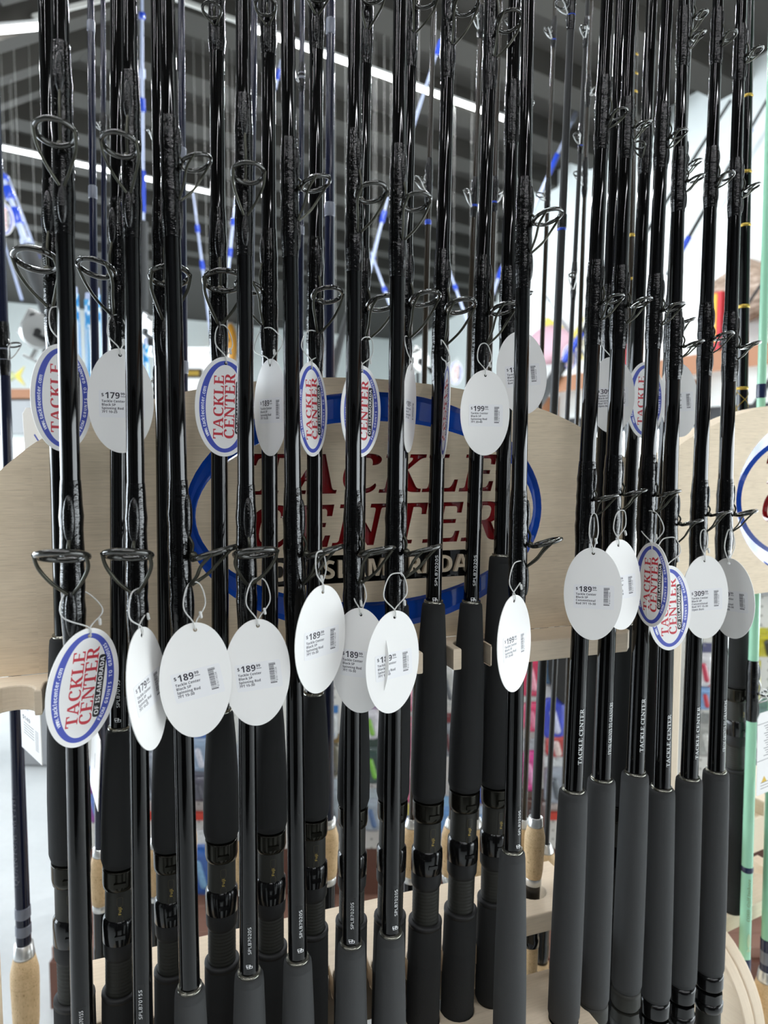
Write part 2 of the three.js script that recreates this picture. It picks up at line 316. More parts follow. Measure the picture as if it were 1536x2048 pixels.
// a vertical plane that stands on the plan line Z = z0 + slope * x
class Plane {
  constructor(z0, slope) {
    const l = Math.hypot(1, slope); this.z0 = z0; this.slope = slope;
    this.u = V(1 / l, 0, -slope / l); this.n = V(slope / l, 0, 1 / l); this.o = V(0, EYE, -z0);
    this.matrix = new THREE.Matrix4().makeBasis(this.u, V(0, 1, 0), this.n);
  }
  hit(px, py, off = 0) { const r = ray(px, py), o = this.o.clone().addScaledVector(this.n, off), t = o.clone().sub(camera.position).dot(this.n) / r.dot(this.n); return r.multiplyScalar(t).add(camera.position); }
  uv(px, py, off = 0) { const d = this.hit(px, py, off).sub(this.o); return new THREE.Vector2(d.dot(this.u), d.y); }
  depthAt(px, off = 0) { return -this.hit(px, 1024, off).z; }
}
const B1 = new Plane(0.545, 0.345), B2 = new Plane(0.53, 0.53);
const loopArea = (pl, pts) => pts.map(([x, y]) => pl.uv(x, y));
function smooth(pts, n) { return new THREE.CatmullRomCurve3(pts.map((p) => V(p.x, p.y, 0)), false, 'centripetal').getPoints(n).map((p) => new THREE.Vector2(p.x, p.y)); }
const signIds = { red: M.red, blue: M.blue };
function signBoard(rack, pl, outline, E, rows) {
  // outline: closed loop; E: ring {c, ao, bo, ai, bi}; rows: text rows to carve
  const FRONT = 0.005, ringO = ellipse(E.c.x, E.c.y, E.ao, E.bo), ringI = ellipse(E.c.x, E.c.y, E.ai, E.bi);
  const inner = [], holes = [];
  for (const l of rows.letters) for (const q of l.shapes) { q.outer = insetLoop(dedupe(oriented(q.outer, true)), -0.00032); q.holes = q.holes.map((h) => insetLoop(dedupe(oriented(h, false)), -0.0003)); }  // fuller strokes
  const cut = rows.letters.flatMap((l) => l.shapes.map((s) => ({ ...s, ch: l.ch })));
  const g = [extr(shapeOf(outline), 0.014, -0.019), extr(shapeOf(outline, [oriented(ringO, false)]), FRONT, -FRONT)];
  g.push(extr(shapeOf(ringI, [...cut.map((s) => oriented(s.outer, false)), ...(rows.panel ? [oriented(rows.panel, false)] : [])]), FRONT, -FRONT));
  for (const s of cut) for (const h of s.holes) g.push(extr(shapeOf(oriented(h, true)), FRONT, -FRONT));
  const b = mesh('sign_board', g, M.board, rack);
  b.matrixAutoUpdate = true; b.applyMatrix4(pl.matrix.clone().setPosition(pl.o)); 
  tag(mesh('oval_ring', dish(ringO, [ringI], 0.0035, 0.0035), M.blue, b), 'glossy blue carved oval ring');
  for (const l of rows.letters) mesh('letter', join(l.shapes.map((s) => dish(s.outer, s.holes, 0.0009, 0.003))), M.red, b);
  if (rows.panel) {
    tag(mesh('letter_panel', dish(rows.panel, [], 0.001, 0.003), M.blackPaint, b), 'glossy black carved panel');
    for (const l of rows.small) mesh('letter', l.shapes.map((s) => extr(shapeOf(oriented(s.outer, true), s.holes.map((h) => oriented(h, false))), 0.003, -0.003)), M.board, b);
  }
  return b;
}
function comb(pl, v, u0, u1, d0, d1, thick, notches, r, m, mat, edge) {   // notched shelf; d towards the viewer; notches {u, back}
  const pts = [[u0, d0]], R = Math.min(0.008, (d1 - d0) / 4);
  const arc = (c, dEnd, back) => { const n = 10, out = []; const dc = back ? d0 + (dEnd - d0) * 1 : d1 - (d1 - dEnd);
    for (let i = 0; i <= n; i++) { const a = Math.PI * i / n; out.push(back ? [c - r * Math.cos(a), dEnd - r + r * Math.sin(a)] : [c + r * Math.cos(a), dEnd + r - r * Math.sin(a)]); } return out; };
  const backN = notches.filter((n) => n.back).sort((a, b) => a.u - b.u), frontN = notches.filter((n) => !n.back).sort((a, b) => b.u - a.u);
  for (const n of backN) { if (n.u - r <= u0 + 0.002 || n.u + r >= u1 - 0.002) continue; pts.push([n.u - r, d0], ...arc(n.u, n.d, true), [n.u + r, d0]); }
  pts.push([u1, d0], [u1, d1 - R], [u1 - R, d1]);
  for (const n of frontN) { if (n.u - r <= u0 + 0.002 || n.u + r >= u1 - 0.002) continue; pts.push([n.u + r, d1], ...arc(n.u, n.d, false), [n.u - r, d1]); }
  pts.push([u0, d1]);
  const g = extr(shapeOf(oriented(dedupe(pts.map(([x, y]) => new THREE.Vector2(x, y))), true)), thick, 0, 0.0012);
  const mtx = new THREE.Matrix4().makeBasis(pl.u, pl.n, V(0, -1, 0)).setPosition(pl.o.clone().add(V(0, v, 0)));
  g.applyMatrix4(mtx);
  return mesh(m, g, mat, edge);
}
// ------------------------------------------------------------------ rods
const FUJI = std(0xffffff, 0.4, { map: canvasTex(64, 256, (c, w, h) => {
  c.fillStyle = '#1d1c17'; c.fillRect(0, 0, w, h); c.strokeStyle = '#4a4228'; c.lineWidth = 3; c.beginPath(); c.roundRect(8, 8, 48, 76, 14); c.stroke(); c.beginPath(); c.roundRect(8, 172, 48, 76, 14); c.stroke();
  c.translate(0, h); c.rotate(-Math.PI / 2); c.fillStyle = '#b39a48'; fitText(c, 'Fuji', 'bold #px sans-serif', 90, 44, 76, 24);
}) });
const patch = (r, y0, y1, az, span) => new THREE.CylinderGeometry(r, r, y1 - y0, 10, 1, true, az - span / 2, span).translate(0, (y0 + y1) / 2, 0);
class Rod {
  constructor(cfg) {
    const [x0, y0, x1, y1] = cfg.p, Z0 = cfg.Z, Z1 = cfg.Z1 ?? cfg.Z;
    this.P0 = atZ(x0, y0, Z0); this.P1 = atZ(x1, y1, Z1); this.a = this.P1.clone().sub(this.P0).normalize();
    this.top = this.sAt(cfg.gripTop);                    // where the foregrip begins
    this.z = V(0, 0, 1).addScaledVector(this.a, -this.a.z).normalize(); this.x = this.a.clone().cross(this.z);
    this.cfg = cfg; this.len = cfg.len ?? 1.45; this.r0 = cfg.r0 ?? 0.0064; this.rTip = cfg.rTip ?? 0.0011; this.bend = cfg.bend ?? 1;
    const t = this.g = thing('fishing_rod', cfg.label, 'fishing rod', cfg.group);
    const butt = cfg.foot !== undefined ? (this.point(this.top).y - (EYE - cfg.foot)) / this.a.y : cfg.butt;
    this.base = this.top - butt;
    t.applyMatrix4(new THREE.Matrix4().makeBasis(this.x, this.a, this.z).setPosition(this.P0.clone().addScaledVector(this.a, this.base)));
    this.T = butt;                                   // foregrip top in the rod's own height
  }
  point(s) { return this.P0.clone().addScaledVector(this.a, s); }
  sAt(py) {                                              // distance along the rod from P0 where it crosses that height of the view
    const p = camY(this.P0), d = this.a.clone().applyAxisAngle(V(1, 0, 0), PITCH), k = (1024 - py) / F;
    return (k * -p.z - p.y) / (d.y + k * d.z);
  }
  h(py) { return this.sAt(py) - this.base; }
  r(h) { const t = Math.max(0, h - this.T) / this.len; return this.rTip + (this.r0 - this.rTip) * Math.pow(Math.max(0, 1 - t), this.bend); }
  blank(mat, from = this.T - 0.01) {
    const pts = []; for (let i = 0; i <= 18; i++) { const h = from + (this.T + this.len - from) * i / 18; pts.push([this.r(h), h]); }
    pts.push([0, this.T + this.len]);
    return mesh('blank', lathe(pts, 22), mat, this.g);
  }
  guide([rx, ry, w, footY, upY], mats = {}) {
    const Z = -this.point(this.sAt(ry)).z, R = w / 2 * (Z - 0.012) / F, k = Math.min(1, Math.max(0.3, R / 0.0145)), wire = 0.0011 * Math.max(0.55, k), tr = 0.0019 * Math.max(0.5, k);
    let h = this.h(ry); const rb = this.r(h), off = rb + R + 0.003 * k;
    const q = this.point(this.sAt(ry)).sub(camera.position).applyAxisAngle(V(1, 0, 0), PITCH), axisX = 768 - F * q.x / q.z;
    const az = Math.asin(Math.max(-0.97, Math.min(0.97, (rx - axisX) * (Z - 0.01) / F / off)));
    h = atZ(rx, ry, Z - off * Math.cos(az)).sub(this.P0).dot(this.a) - this.base;
    const G = new THREE.Group(); G.name = 'line_guide'; G.position.y = h; G.rotation.y = az; this.g.add(G);
    const yF = footY ? Math.min(this.h(footY) - h, -R * 0.6) : -R * 1.5, yU = upY ? Math.max(this.h(upY) - h, R * 0.4) : R * 0.95, tilt = 0.3;
    const Rm = R - tr, ringAt = (a, e = 0) => V(Math.sin(a) * (Rm + e), Math.cos(a) * (Rm + e) * Math.sin(tilt), off + Math.cos(a) * (Rm + e) * Math.cos(tilt));
    mesh('guide_ring', new THREE.TorusGeometry(Rm, tr, 10, 36).rotateX(Math.PI / 2).rotateX(-tilt).translate(0, 0, off), mats.ring ?? M.ring, G);
    const leg = (s) => tube([ringAt(s * 1.15, tr * 0.7), V(s * Rm * 0.98, yF * 0.28, off * 0.92), V(s * Rm * 0.62, yF * 0.66, rb + (off - rb) * 0.55), V(s * 0.0016 * k, yF, rb + 0.0012 * k)], wire, 18, 8);
    const strut = tube([ringAt(Math.PI * 0.99, tr * 0.4), V(0, -R * 0.10, off - R * 1.02), V(0, yU * 0.5, rb + (off - R - rb) * 0.6 + 0.0014), V(0, yU, rb + 0.0008)], wire, 14, 8);
    const bead = new THREE.SphereGeometry(tr * 1.5, 10, 8).translate(0, -R * 0.16, off - R * 0.96);
    mesh('guide_frame', [leg(1), leg(-1), strut, bead], mats.frame ?? M.wire, G);
    const a = yF - 0.032 * k, b = yU + 0.034 * k, pts = [], th = 0.0012 * (0.4 + 0.6 * k), N = 14;
    for (let i = 0; i <= N; i++) { const y = a + (b - a) * i / N, e = Math.min(1, Math.min(i, N - i) / 2.2); pts.push([this.r(h + y) + 0.0002 + th * e * (0.75 + 0.25 * Math.cos(i * 2.3)), y]); }
    const foot = (y, dir) => new THREE.SphereGeometry(1, 12, 8).scale(0.0034 * k, 0.014 * k, 0.0024 * k).translate(0, y + dir * 0.012 * k, rb + 0.0006);
    mesh('guide_wrap', [lathe(pts, 20).rotateY(0.3), foot(yF, -1), foot(yU, 1)], mats.wrap ?? M.wrap, G);
  }
  ink(mat, y0, y1, px, span = 1.3, label) {              // lettering between two heights of the view, at a place across the blank
    const h0 = this.h(y1), h1 = this.h(y0), r = this.r((h0 + h1) / 2) + 0.00035, Z = -this.point(this.sAt((y0 + y1) / 2)).z;
    const q = this.point(this.sAt((y0 + y1) / 2)).sub(camera.position).applyAxisAngle(V(1, 0, 0), PITCH), ax = 768 - F * q.x / q.z;
    const az = Math.asin(Math.max(-0.9, Math.min(0.9, (px - ax) * Z / F / r)));
    const m = mesh('lettering', patch(r, h0, h1, az, span), mat, this.g); if (label) tag(m, label);
  }
  band(y0, y1, mat, name = 'thread_band', e = 0.0007) { const a = this.h(y1), b = this.h(y0); mesh(name, lathe([[this.r(a) + 0.0001, a], [this.r(a) + e, a + 0.001], [this.r(b) + e, b - 0.001], [this.r(b) + 0.0001, b]], 20), mat, this.g); }
  foam(gl, rt, rb, mat = M.foam) {
    const T = this.T; mesh('winding_check', lathe([[0, T + 0.0012], [this.r0 + 0.0012, T + 0.0012], [this.r0 + 0.0013, T - 0.0014], [this.r0, T - 0.002]]), M.check, this.g);
    return mesh('foregrip', lathe([[this.r0 - 0.001, T - 0.001], [rt - 0.0014, T - 0.001], [rt - 0.0004, T - 0.0022], [rt, T - 0.006], [rt + (rb - rt) * 0.35, T - gl * 0.2], [rt + (rb - rt) * 0.75, T - gl * 0.45], [rb, T - gl * 0.72], [rb, T - gl + 0.006], [rb - 0.0012, T - gl + 0.0015], [rb - 0.004, T - gl], [0.006, T - gl]]), mat, this.g);
  }
  seat(gl, scale = 1, az = 0.35) {
    const T = this.T - gl, L = (y) => T - y * scale, q = scale;
    mesh('seat_hood', [lathe([[0.009, L(0)], [0.0116 * q, L(0)], [0.0118 * q, L(0.001)], [0.0118 * q, L(0.011)], [0.0112 * q, L(0.0145)], [0.0095, L(0.0145)]]), box(0.008 * q, 0.003, 0.004, 0, L(0.009), 0.0106 * q).applyMatrix4(new THREE.Matrix4().makeRotationY(az))], M.hood, this.g);
    const s = mesh('reel_seat', lathe([[0.0098 * q, L(0.014)], [0.0101 * q, L(0.018)], [0.0102 * q, L(0.042)], [0.009, L(0.042)]]), M.seat, this.g);
    mesh('seat_plate', patch(0.01035 * q, L(0.039), L(0.018), az, 0.5), FUJI, s);
    mesh('seat_hood', [lathe([[0.0098 * q, L(0.036)], [0.0116 * q, L(0.038)], [0.0119 * q, L(0.043)], [0.0118 * q, L(0.054)], [0.009, L(0.054)]]), box(0.007 * q, 0.0025, 0.003, 0, L(0.047), 0.011 * q).applyMatrix4(new THREE.Matrix4().makeRotationY(az))], M.hoodBlack, this.g);
    mesh('seat_nut', lathe([[0.0100, L(0.054)], [0.0116 * q, L(0.0545)], [0.0113 * q, L(0.064)], [0.0100 * q, L(0.067)], [0.009, L(0.067)]]), M.rubber, this.g);
    const th = [[0.0090, L(0.066)]]; for (let i = 0; i < 11; i++) th.push([0.0097 * q, L(0.067 + i * 0.0026)], [0.0101 * q, L(0.068 + i * 0.0026)], [0.0101 * q, L(0.069 + i * 0.0026)]);
    th.push([0.009, L(0.097)]); mesh('seat_thread', lathe(th), M.seat, this.g);
    const bottom = L(0.095);
    mesh('grip_collar', lathe([[0.0098, bottom + 0.002], [0.0126 * q, bottom + 0.002], [0.0128 * q, bottom], [0.0126 * q, bottom - 0.002], [0.01, bottom - 0.002]]), M.rubber, this.g);
    if (bottom > 0.03) mesh('rear_grip', lathe([[0.01, bottom - 0.001], [0.0126 * q, bottom - 0.002], [0.0128 * q, bottom - 0.03], [0.0126 * q, 0.022], [0.0130, 0.018], [0.0130, 0.004], [0.0115, 0], [0, 0]]), M.foamDark, this.g);
  }
}
const B = (Z) => Z;
const ZF = (px) => B1.depthAt(px, 0.082), ZL = (px) => B1.depthAt(px, 0.026);
// front row of spinning rods, left to right; guides are [ring x, ring y, ring width, foot y, upper foot y] as seen from the eye point
const FRONT = [
  { p: [162, 1900, 121, 65], gripTop: 2110, r0: 0.0066, ink: ['S15', 1998, 2072, 172], guides: [[162, 1113, 107, 1183, 1078], [141, 265, 82, 378, 190]], label: 'leftmost black rod of the front row, its card showing the printed oval' },
  { p: [284, 1900, 259, 65], gripTop: 2080, r0: 0.0062, ink: ['S15', 1955, 2055, 288], guides: [[284, 1110, 100, 1182, 1080], [264, 290, 76, 392, 240]], label: 'second black front row spinning rod from the left, hung with a narrow turned $179 card' },
  { p: [378, 1900, 335, 65], gripTop: 1973, r0: 0.0065, guides: [[464, 1106, 100, 1170, 1072], [420, 325, 66, 402, 315]], label: 'black spinning rod with the widest $189 card, third in the front row' },
  { p: [498, 1900, 486, 65], gripTop: 1943, r0: 0.0062, ink: ['S20', 1833, 1926, 503], guides: [[524, 1106, 92, 1165, 1073], [507, 346, 68, 436, 275]], label: 'fourth front row spinning rod, its foam grip starting beside the third card from the left' },
  { p: [595, 1880, 576, 65], gripTop: 1915, r0: 0.0063, ink: ['S20', 1800, 1895, 604], guides: [[682, 1103, 84, 1166, 1070], [645, 367, 66, 442, 360]], label: 'fifth front row spinning rod, left of the highest white $189 card in the middle' },
  { p: [703, 1850, 710, 65], gripTop: 1884, r0: 0.0063, ink: ['S20', 1784, 1876, 705], guides: [[755, 1103, 80, 1165, 1070], [743, 385, 68, 468, 345]], label: 'sixth front row spinning rod, standing before the middle of the red carved words' },
  { p: [782, 1830, 800, 65], gripTop: 1863, r0: 0.0066, ink: ['S20', 1760, 1850, 792], guides: [[847, 1101, 80, 1155, 1070], [830, 403, 64, 483, 370]], label: 'seventh front row spinning rod, hung with the right hand card of the middle pair' },
  { p: [1025, 1690, 1055, 65], gripTop: 1699, r0: 0.0064, ink: ['S20', 1605, 1690, 1036], guides: [[1095, 1085, 68, 1132, 1058], [1088, 434, 62, 508, 440]], label: 'rightmost black spinning rod of the front row with the narrow $199 card' },
];
for (const c of FRONT) {
  const r = new Rod({ ...c, Z: ZF(c.p[0]), Z1: ZF(c.p[2]), foot: 1.005, bend: 0.9, group: 'black spinning rods of the front row' });
  r.blank(M.gloss); r.foam(0.16, 0.0096, 0.0122); r.seat(0.16);
  if (c.ink) r.ink(INK[c.ink[0]], c.ink[1], c.ink[2], c.ink[3], 0.95);
  c.guides.forEach((g) => r.guide(g));
}
// back row, against the sign board
const BACK = [
  { p: [141, 1700, 95, 65], gripTop: 1271, gl: 0.153, rg: [0.0094, 0.0134], guides: [[108, 520, 90, 618, 470]], label: 'leftmost back row spinning rod, its foam grip beside the lowest printed oval card' },
  { p: [240, 1700, 236, 65], gripTop: 1454, gl: 0.097, rg: [0.0092, 0.0124], ink: ['S15', 1345, 1440, 243], guides: [[217, 537, 76, 632, 490]], label: 'second back row spinning rod from the left, behind the upper $179 card' },
  { p: [340, 1700, 317, 65], gripTop: 1430, gl: 0.096, rg: [0.009, 0.0122], guides: [[357, 552, 82, 642, 500]], label: 'third back row spinning rod, half hidden behind the rod with the wide card' },
  { p: [443, 1700, 434, 65], gripTop: 1420, gl: 0.094, rg: [0.0092, 0.0126], guides: [[462, 562, 84, 650, 520], [433, 20, 40, 60, 0]], label: 'fourth back row spinning rod, below the upper round printed card left of the sign words' },
  { p: [541, 1700, 537, 65], gripTop: 1400, gl: 0.097, rg: [0.0092, 0.0124], guides: [[505, 574, 58, 652, 530], [538, 12, 44, 60, 0]], label: 'fifth back row spinning rod, behind the upper $189 card' },
  { p: [626, 1700, 633, 65], gripTop: 1385, gl: 0.095, rg: [0.0090, 0.0120], guides: [[659, 590, 66, 668, 556], [640, -22, 56, 38, -50]], label: 'sixth back row spinning rod, behind the narrow upper card with the printed oval' },
  { p: [705, 1700, 731, 65], gripTop: 1370, gl: 0.094, rg: [0.0092, 0.0124], guides: [[766, 606, 70, 680, 580], [745, -18, 56, 66, -50]], label: 'seventh back row spinning rod, mostly hidden by the middle front rod' },
  { p: [783, 1700, 821, 65], gripTop: 1205, gl: 0.155, rg: [0.0092, 0.0128], guides: [[848, 597, 66, 676, 570], [848, -8, 56, 72, -40]], label: 'eighth back row spinning rod, beside the white card seen edge-on' },
  { p: [854, 1700, 897, 65], gripTop: 1203, gl: 0.158, rg: [0.0092, 0.0136], ink: ['S20', 1098, 1204, 871], guides: [[917, 612, 66, 690, 580], [926, 8, 56, 96, -25]], label: 'left one of two back row rods whose whole foam grips are open to view' },
  { p: [925, 1700, 982, 65], gripTop: 1203, gl: 0.153, rg: [0.0092, 0.0136], ink: ['S20', 1098, 1204, 947], guides: [[1004, 617, 60, 690, 585], [1011, 42, 56, 120, 5]], label: 'right one of two back row rods whose whole foam grips are open to view' },
  { p: [988, 1700, 1028, 65], gripTop: 1110, gl: 0.19, rg: [0.0098, 0.0130], short: true, guides: [[1062, 590, 34, 640, 0], [1068, 210, 28, 260, 0]], label: 'stout back row rod with the highest foam grip, behind the rightmost front rod' },
];
const backRods = [];
for (const c of BACK) {
  const r = new Rod({ ...c, Z: ZL(c.p[0]), Z1: ZL(c.p[2]) + 0.004, foot: c.short ? 0.45 : 0.805, bend: 0.9, r0: 0.0062, group: 'black spinning rods along the sign board' });
  r.blank(M.gloss); r.foam(c.gl, c.rg[0], c.rg[1], M.foamDark); r.seat(c.gl, c.rg[1] / 0.0128);
  if (c.ink) r.ink(INK[c.ink[0]], c.ink[1], c.ink[2], c.ink[3], 1.0);
  c.guides.forEach((g) => r.guide(g)); backRods.push(r);
}
// conventional rods on the turned face at the right
const RIGHT = [
  { p: [1150, 1500, 1215, 0], gripTop: 1578, Z: 0.525, ink: ['TC', 1408, 1525, 1157], guides: [[1203, 996, 50, 1032, 980], [1218, 598, 44, 642, 575], [1229, 227, 36, 260, 200]], label: 'leftmost conventional rod at the right, carrying the broad $189 card' },
  { p: [1206, 1480, 1262, 0], gripTop: 1556, Z: 0.542, ink: ['GR', 1395, 1505, 1216], guides: [[1270, 985, 48, 1022, 965], [1274, 604, 46, 648, 588], [1285, 249, 34, 282, 240]], label: 'second conventional rod from the left, half covered by the card of its left neighbour' },
  { p: [1273, 1480, 1335, 0], gripTop: 1544, Z: 0.562, ink: ['TC', 1388, 1500, 1279], guides: [[1327, 987, 48, 1026, 965], [1338, 614, 42, 652, 600], [1350, 267, 34, 300, 250]], label: 'third conventional rod, whose foam grip tops out highest but one in the right hand group' },
  { p: [1325, 1500, 1368, 0], gripTop: 1574, Z: 0.575, ink: ['TC', 1420, 1530, 1331], guides: [[1376, 1045, 46, 1085, 1030], [1381, 688, 40, 716, 672], [1390, 357, 34, 386, 340], [1397, 70, 30, 100, 55]], label: 'fourth conventional rod, next to the two overlapping oval printed cards' },
  { p: [1381, 1480, 1436, 0], gripTop: 1554, Z: 0.59, ink: ['TC', 1405, 1515, 1389], guides: [[1430, 1027, 44, 1062, 1010], [1433, 672, 40, 708, 655], [1441, 352, 32, 380, 335], [1449, 70, 28, 98, 55]], label: 'fifth conventional rod, hung with the $309 card' },
  { p: [1434, 1480, 1483, 0], gripTop: 1540, Z: 0.606, ink: ['GR', 1392, 1500, 1443], guides: [[1494, 1026, 44, 1062, 1008], [1494, 690, 40, 720, 672], [1499, 374, 32, 398, 358], [1502, 102, 30, 130, 90]], label: 'rightmost conventional rod of the right hand group, in front of the second board' },
];
for (const [i, c] of RIGHT.entries()) {
  const r = new Rod({ ...c, foot: 1.005, r0: 0.0074, bend: 1.15, group: 'black conventional rods at the right' });
  r.blank(M.gloss); r.foam(0.192, 0.0112, 0.0126); r.ink(INK[c.ink[0]], c.ink[1], c.ink[2], c.ink[3], 1.0);
  const y = r.T - 0.192, hex = (ra, h, at) => new THREE.CylinderGeometry(ra, ra, h, 8).translate(0, at, 0);
  mesh('seat_collar', lathe([[0.008, y + 0.001], [0.0118, y + 0.001], [0.0122, y - 0.003], [0.0122, y - 0.012], [0.0112, y - 0.014], [0.008, y - 0.014]]), i === 2 || i === 1 ? M.seat : M.hoodBlack, r.g);
  mesh('seat_nut', [hex(0.0122, 0.009, y - 0.021), lathe([[0.009, y - 0.026], [0.0126, y - 0.027], [0.0122, y - 0.034], [0.009, y - 0.035]])], i === 2 || i === 1 ? M.seat : M.hoodBlack, r.g);
  mesh('reel_seat', lathe([[0.0108, y - 0.03], [0.0108, y - 0.14], [0.009, y - 0.14]]), M.seat, r.g);
  mesh('rear_grip', lathe([[0.009, y - 0.135], [0.0122, y - 0.137], [0.0122, 0.02], [0.0132, 0.016], [0.0132, 0.002], [0, 0]]), M.foamDark, r.g);
  c.guides.forEach((g) => r.guide(g));
}
const RIGHT_BACK = [
  { p: [1188, 1440, 1243, 0], gripTop: 1250, Z: 0.59, guides: [[1222, 620, 34, 650, 0]], label: 'back rod of the right hand group holding the white card furthest left' },
  { p: [1240, 1440, 1304, 0], gripTop: 1245, Z: 0.622, guides: [[1272, 290, 26, 320, 0]], ink: ['GR', 985, 1090, 1268], label: 'back rod of the right hand group holding the pale printed oval card' },
  { p: [1304, 1440, 1376, 0], gripTop: 1240, Z: 0.635, guides: [[1378, 641, 30, 672, 625], [1386, 325, 28, 352, 310], [1397, 28, 26, 66, 15]], label: 'back rod of the right hand group holding the white card furthest right' },
];
for (const c of RIGHT_BACK) {
  const r = new Rod({ ...c, foot: 0.7, r0: 0.0070, bend: 1.1, group: 'black conventional rods behind the right hand group' });
  r.blank(M.gloss); r.foam(0.17, 0.0108, 0.0138, M.foamDark); r.seat(0.17, 1.05); c.guides.forEach((g) => r.guide(g));
  if (c.ink) r.ink(INK[c.ink[0]], c.ink[1], c.ink[2], c.ink[3], 0.9);
}
// ------------------------------------------------------------------ rack with the carved sign, and its neighbour
const rack = thing('rod_rack', 'pale plywood rod rack with the large carved oval sign board facing the viewer', 'display rack', 'plywood rod racks');
const rack2 = thing('rod_rack', 'second plywood rod rack at the right edge, only the rim of its blue oval showing', 'display rack', 'plywood rod racks');
{
  const c1 = B1.uv(367, 1015), c2 = B1.uv(1083, 1015), top = B1.uv(735, 783), bot = B1.uv(725, 1262), it = B1.uv(730, 845), ib = B1.uv(725, 1209), il = B1.uv(385, 1015), ir = B1.uv(1062, 1012);
  const c = new THREE.Vector2((c1.x + c2.x) / 2, (top.y + bot.y) / 2);
  const E = { c, ao: (c2.x - c1.x) / 2, bo: (top.y - bot.y) / 2, ai: (ir.x - il.x) / 2, bi: (it.y - ib.y) / 2 };
  const BOT = -0.146;
  const rel = (pts) => pts.map(([x, y]) => { const p = B1.uv(x, y); return new THREE.Vector2(p.x - c.x, p.y); });
  const right = rel([[725, 756], [830, 765], [928, 779], [1072, 814], [1159, 853], [1254, 918], [1268, 934]]), left = rel([[-22, 962], [0, 941], [72, 884], [130, 857], [181, 837], [300, 800], [366, 784], [480, 766], [610, 756]]);
  const arc = smooth([...left, ...right], 60), xl = arc[0].x, xr = arc[60].x;
  const full = (cx) => [...arc.map((p) => new THREE.Vector2(cx + p.x, p.y)), new THREE.Vector2(cx + xr, BOT), new THREE.Vector2(cx + xl, BOT)].reverse();
  const rows = (dx, dy, pl) => {
    const r = (x, y) => B1.uv(x, y), o = (v, k) => v + (k ? dx : 0);
    const L = [...layText(font.serif, 'TACKLE', r(503, 946).x + dx, r(750, 985).y + dy, r(993, 946).x + dx, r(750, 908).y + dy, 0.2, 0.015), ...layText(font.serif, 'CENTER', r(494, 1046).x + dx, r(750, 1089).y + dy, r(1001, 1046).x + dx, r(750, 1007).y + dy, 0.2, 0.015)];
    const x0 = r(530, 1135).x + dx, x1 = r(944, 1135).x + dx, y0 = r(750, 1162).y + dy, y1 = r(750, 1107).y + dy, q = 0.0055, panel = [];
    for (const [px, py, a] of [[x1 - q, y0 + q, -90], [x1 - q, y1 - q, 0], [x0 + q, y1 - q, 90], [x0 + q, y0 + q, 180]]) for (let i = 0; i <= 5; i++) { const t = (a + i * 18) * Math.PI / 180; panel.push(new THREE.Vector2(px + q * Math.cos(t), py + q * Math.sin(t))); }
    return { letters: L, panel, small: layText(font.sans, 'OF ISLAMORADA', r(542, 1135).x + dx, r(750, 1152).y + dy, r(937, 1135).x + dx, r(750, 1117).y + dy, 0, 0.03) };
  };
  signBoard(rack, B1, full(c.x), E, rows(0, 0));
  const left2 = B2.uv(1305, 950).x, cx2 = left2 - xl + 0.004;
  signBoard(rack2, B2, full(cx2), { ...E, c: new THREE.Vector2(cx2, c.y) }, rows(cx2 - c.x, 0));
  const uM = B1.uv(112, 1990).x; const uAt = (pl, rod, y) => { const s = (y - rod.P0.y) / rod.a.y, p = rod.point(s).sub(pl.o); return { u: p.dot(pl.u), dd: p.dot(pl.n) }; };
  const nL = (y, f) => backRods.map((r) => { const q = uAt(B1, r, y); return { u: q.u, ...f(q, r) }; });
  const L1 = c.x + xl, R1 = B1.uv(1216, 1260).x, R2 = B1.uv(1088, 1990).x, vm = -0.4, vl = -0.45;
  comb(B1, BOT, L1 - 0.06, R1, 0, 0.037, 0.017, [...nL(EYE + BOT, (q) => ({ d: q.dd - 0.0135 })), { u: B1.uv(44, 1380).x, d: 0.022 }], 0.0128, 'notched_ledge', M.ply, rack);
  comb(B1, vm, uM, R1 - 0.02, -0.058, 0.011, 0.018, [...nL(EYE + vm, (q) => ({ d: q.dd - 0.0145 })), { u: B1.uv(1064, 1830, -0.02).x, back: true, d: -0.008 }], 0.0135, 'notched_shelf', M.ply, rack);
  comb(B1, vl, L1 + 0.0, R2, 0.014, 0.11, 0.02, [...nL(EYE + vl, (q, r) => ({ back: true, d: q.dd + 0.0142 })).slice(0, 10)], 0.0138, 'notched_shelf', M.ply, rack);
  const plank = (pl, u0, u1, v0, v1, d0, d1, m = M.ply, name = 'apron', R = rack, rad = 0.003) => { const g = rbox(u1 - u0, v1 - v0, d1 - d0, rad, (u0 + u1) / 2, (v0 + v1) / 2, (d0 + d1) / 2).applyMatrix4(pl.matrix.clone().setPosition(pl.o)); return mesh(name, g, m, R); };
  plank(B1, uM, B1.uv(1038, 1900).x, vm - 0.066, vm - 0.018, -0.012, 0.0, M.ply);
  plank(B1, L1 - 0.03, L1 - 0.011, -EYE, -0.3, -0.03, 0.0, M.ply, 'post'); plank(B1, R1 - 0.008, R1 + 0.012, -EYE, BOT + 0.02, -0.04, -0.0195, M.ply, 'post');
  plank(B1, L1 - 0.03, R1 + 0.02, -0.83, -0.805, 0.0, 0.06, M.ply, 'base_tier'); plank(B1, L1 - 0.03, R1 + 0.02, -1.03, -1.005, 0.045, 0.13, M.ply, 'base_tier'); plank(B1, L1 - 0.03, R1 + 0.04, -EYE, -EYE + 0.06, -0.1, 0.14, M.ply, 'plinth');
  // neighbour: stile, shelves behind and the double rounded side panel
  const uS = B2.uv(1340, 1300).x, uT = B2.uv(1368, 1300).x;
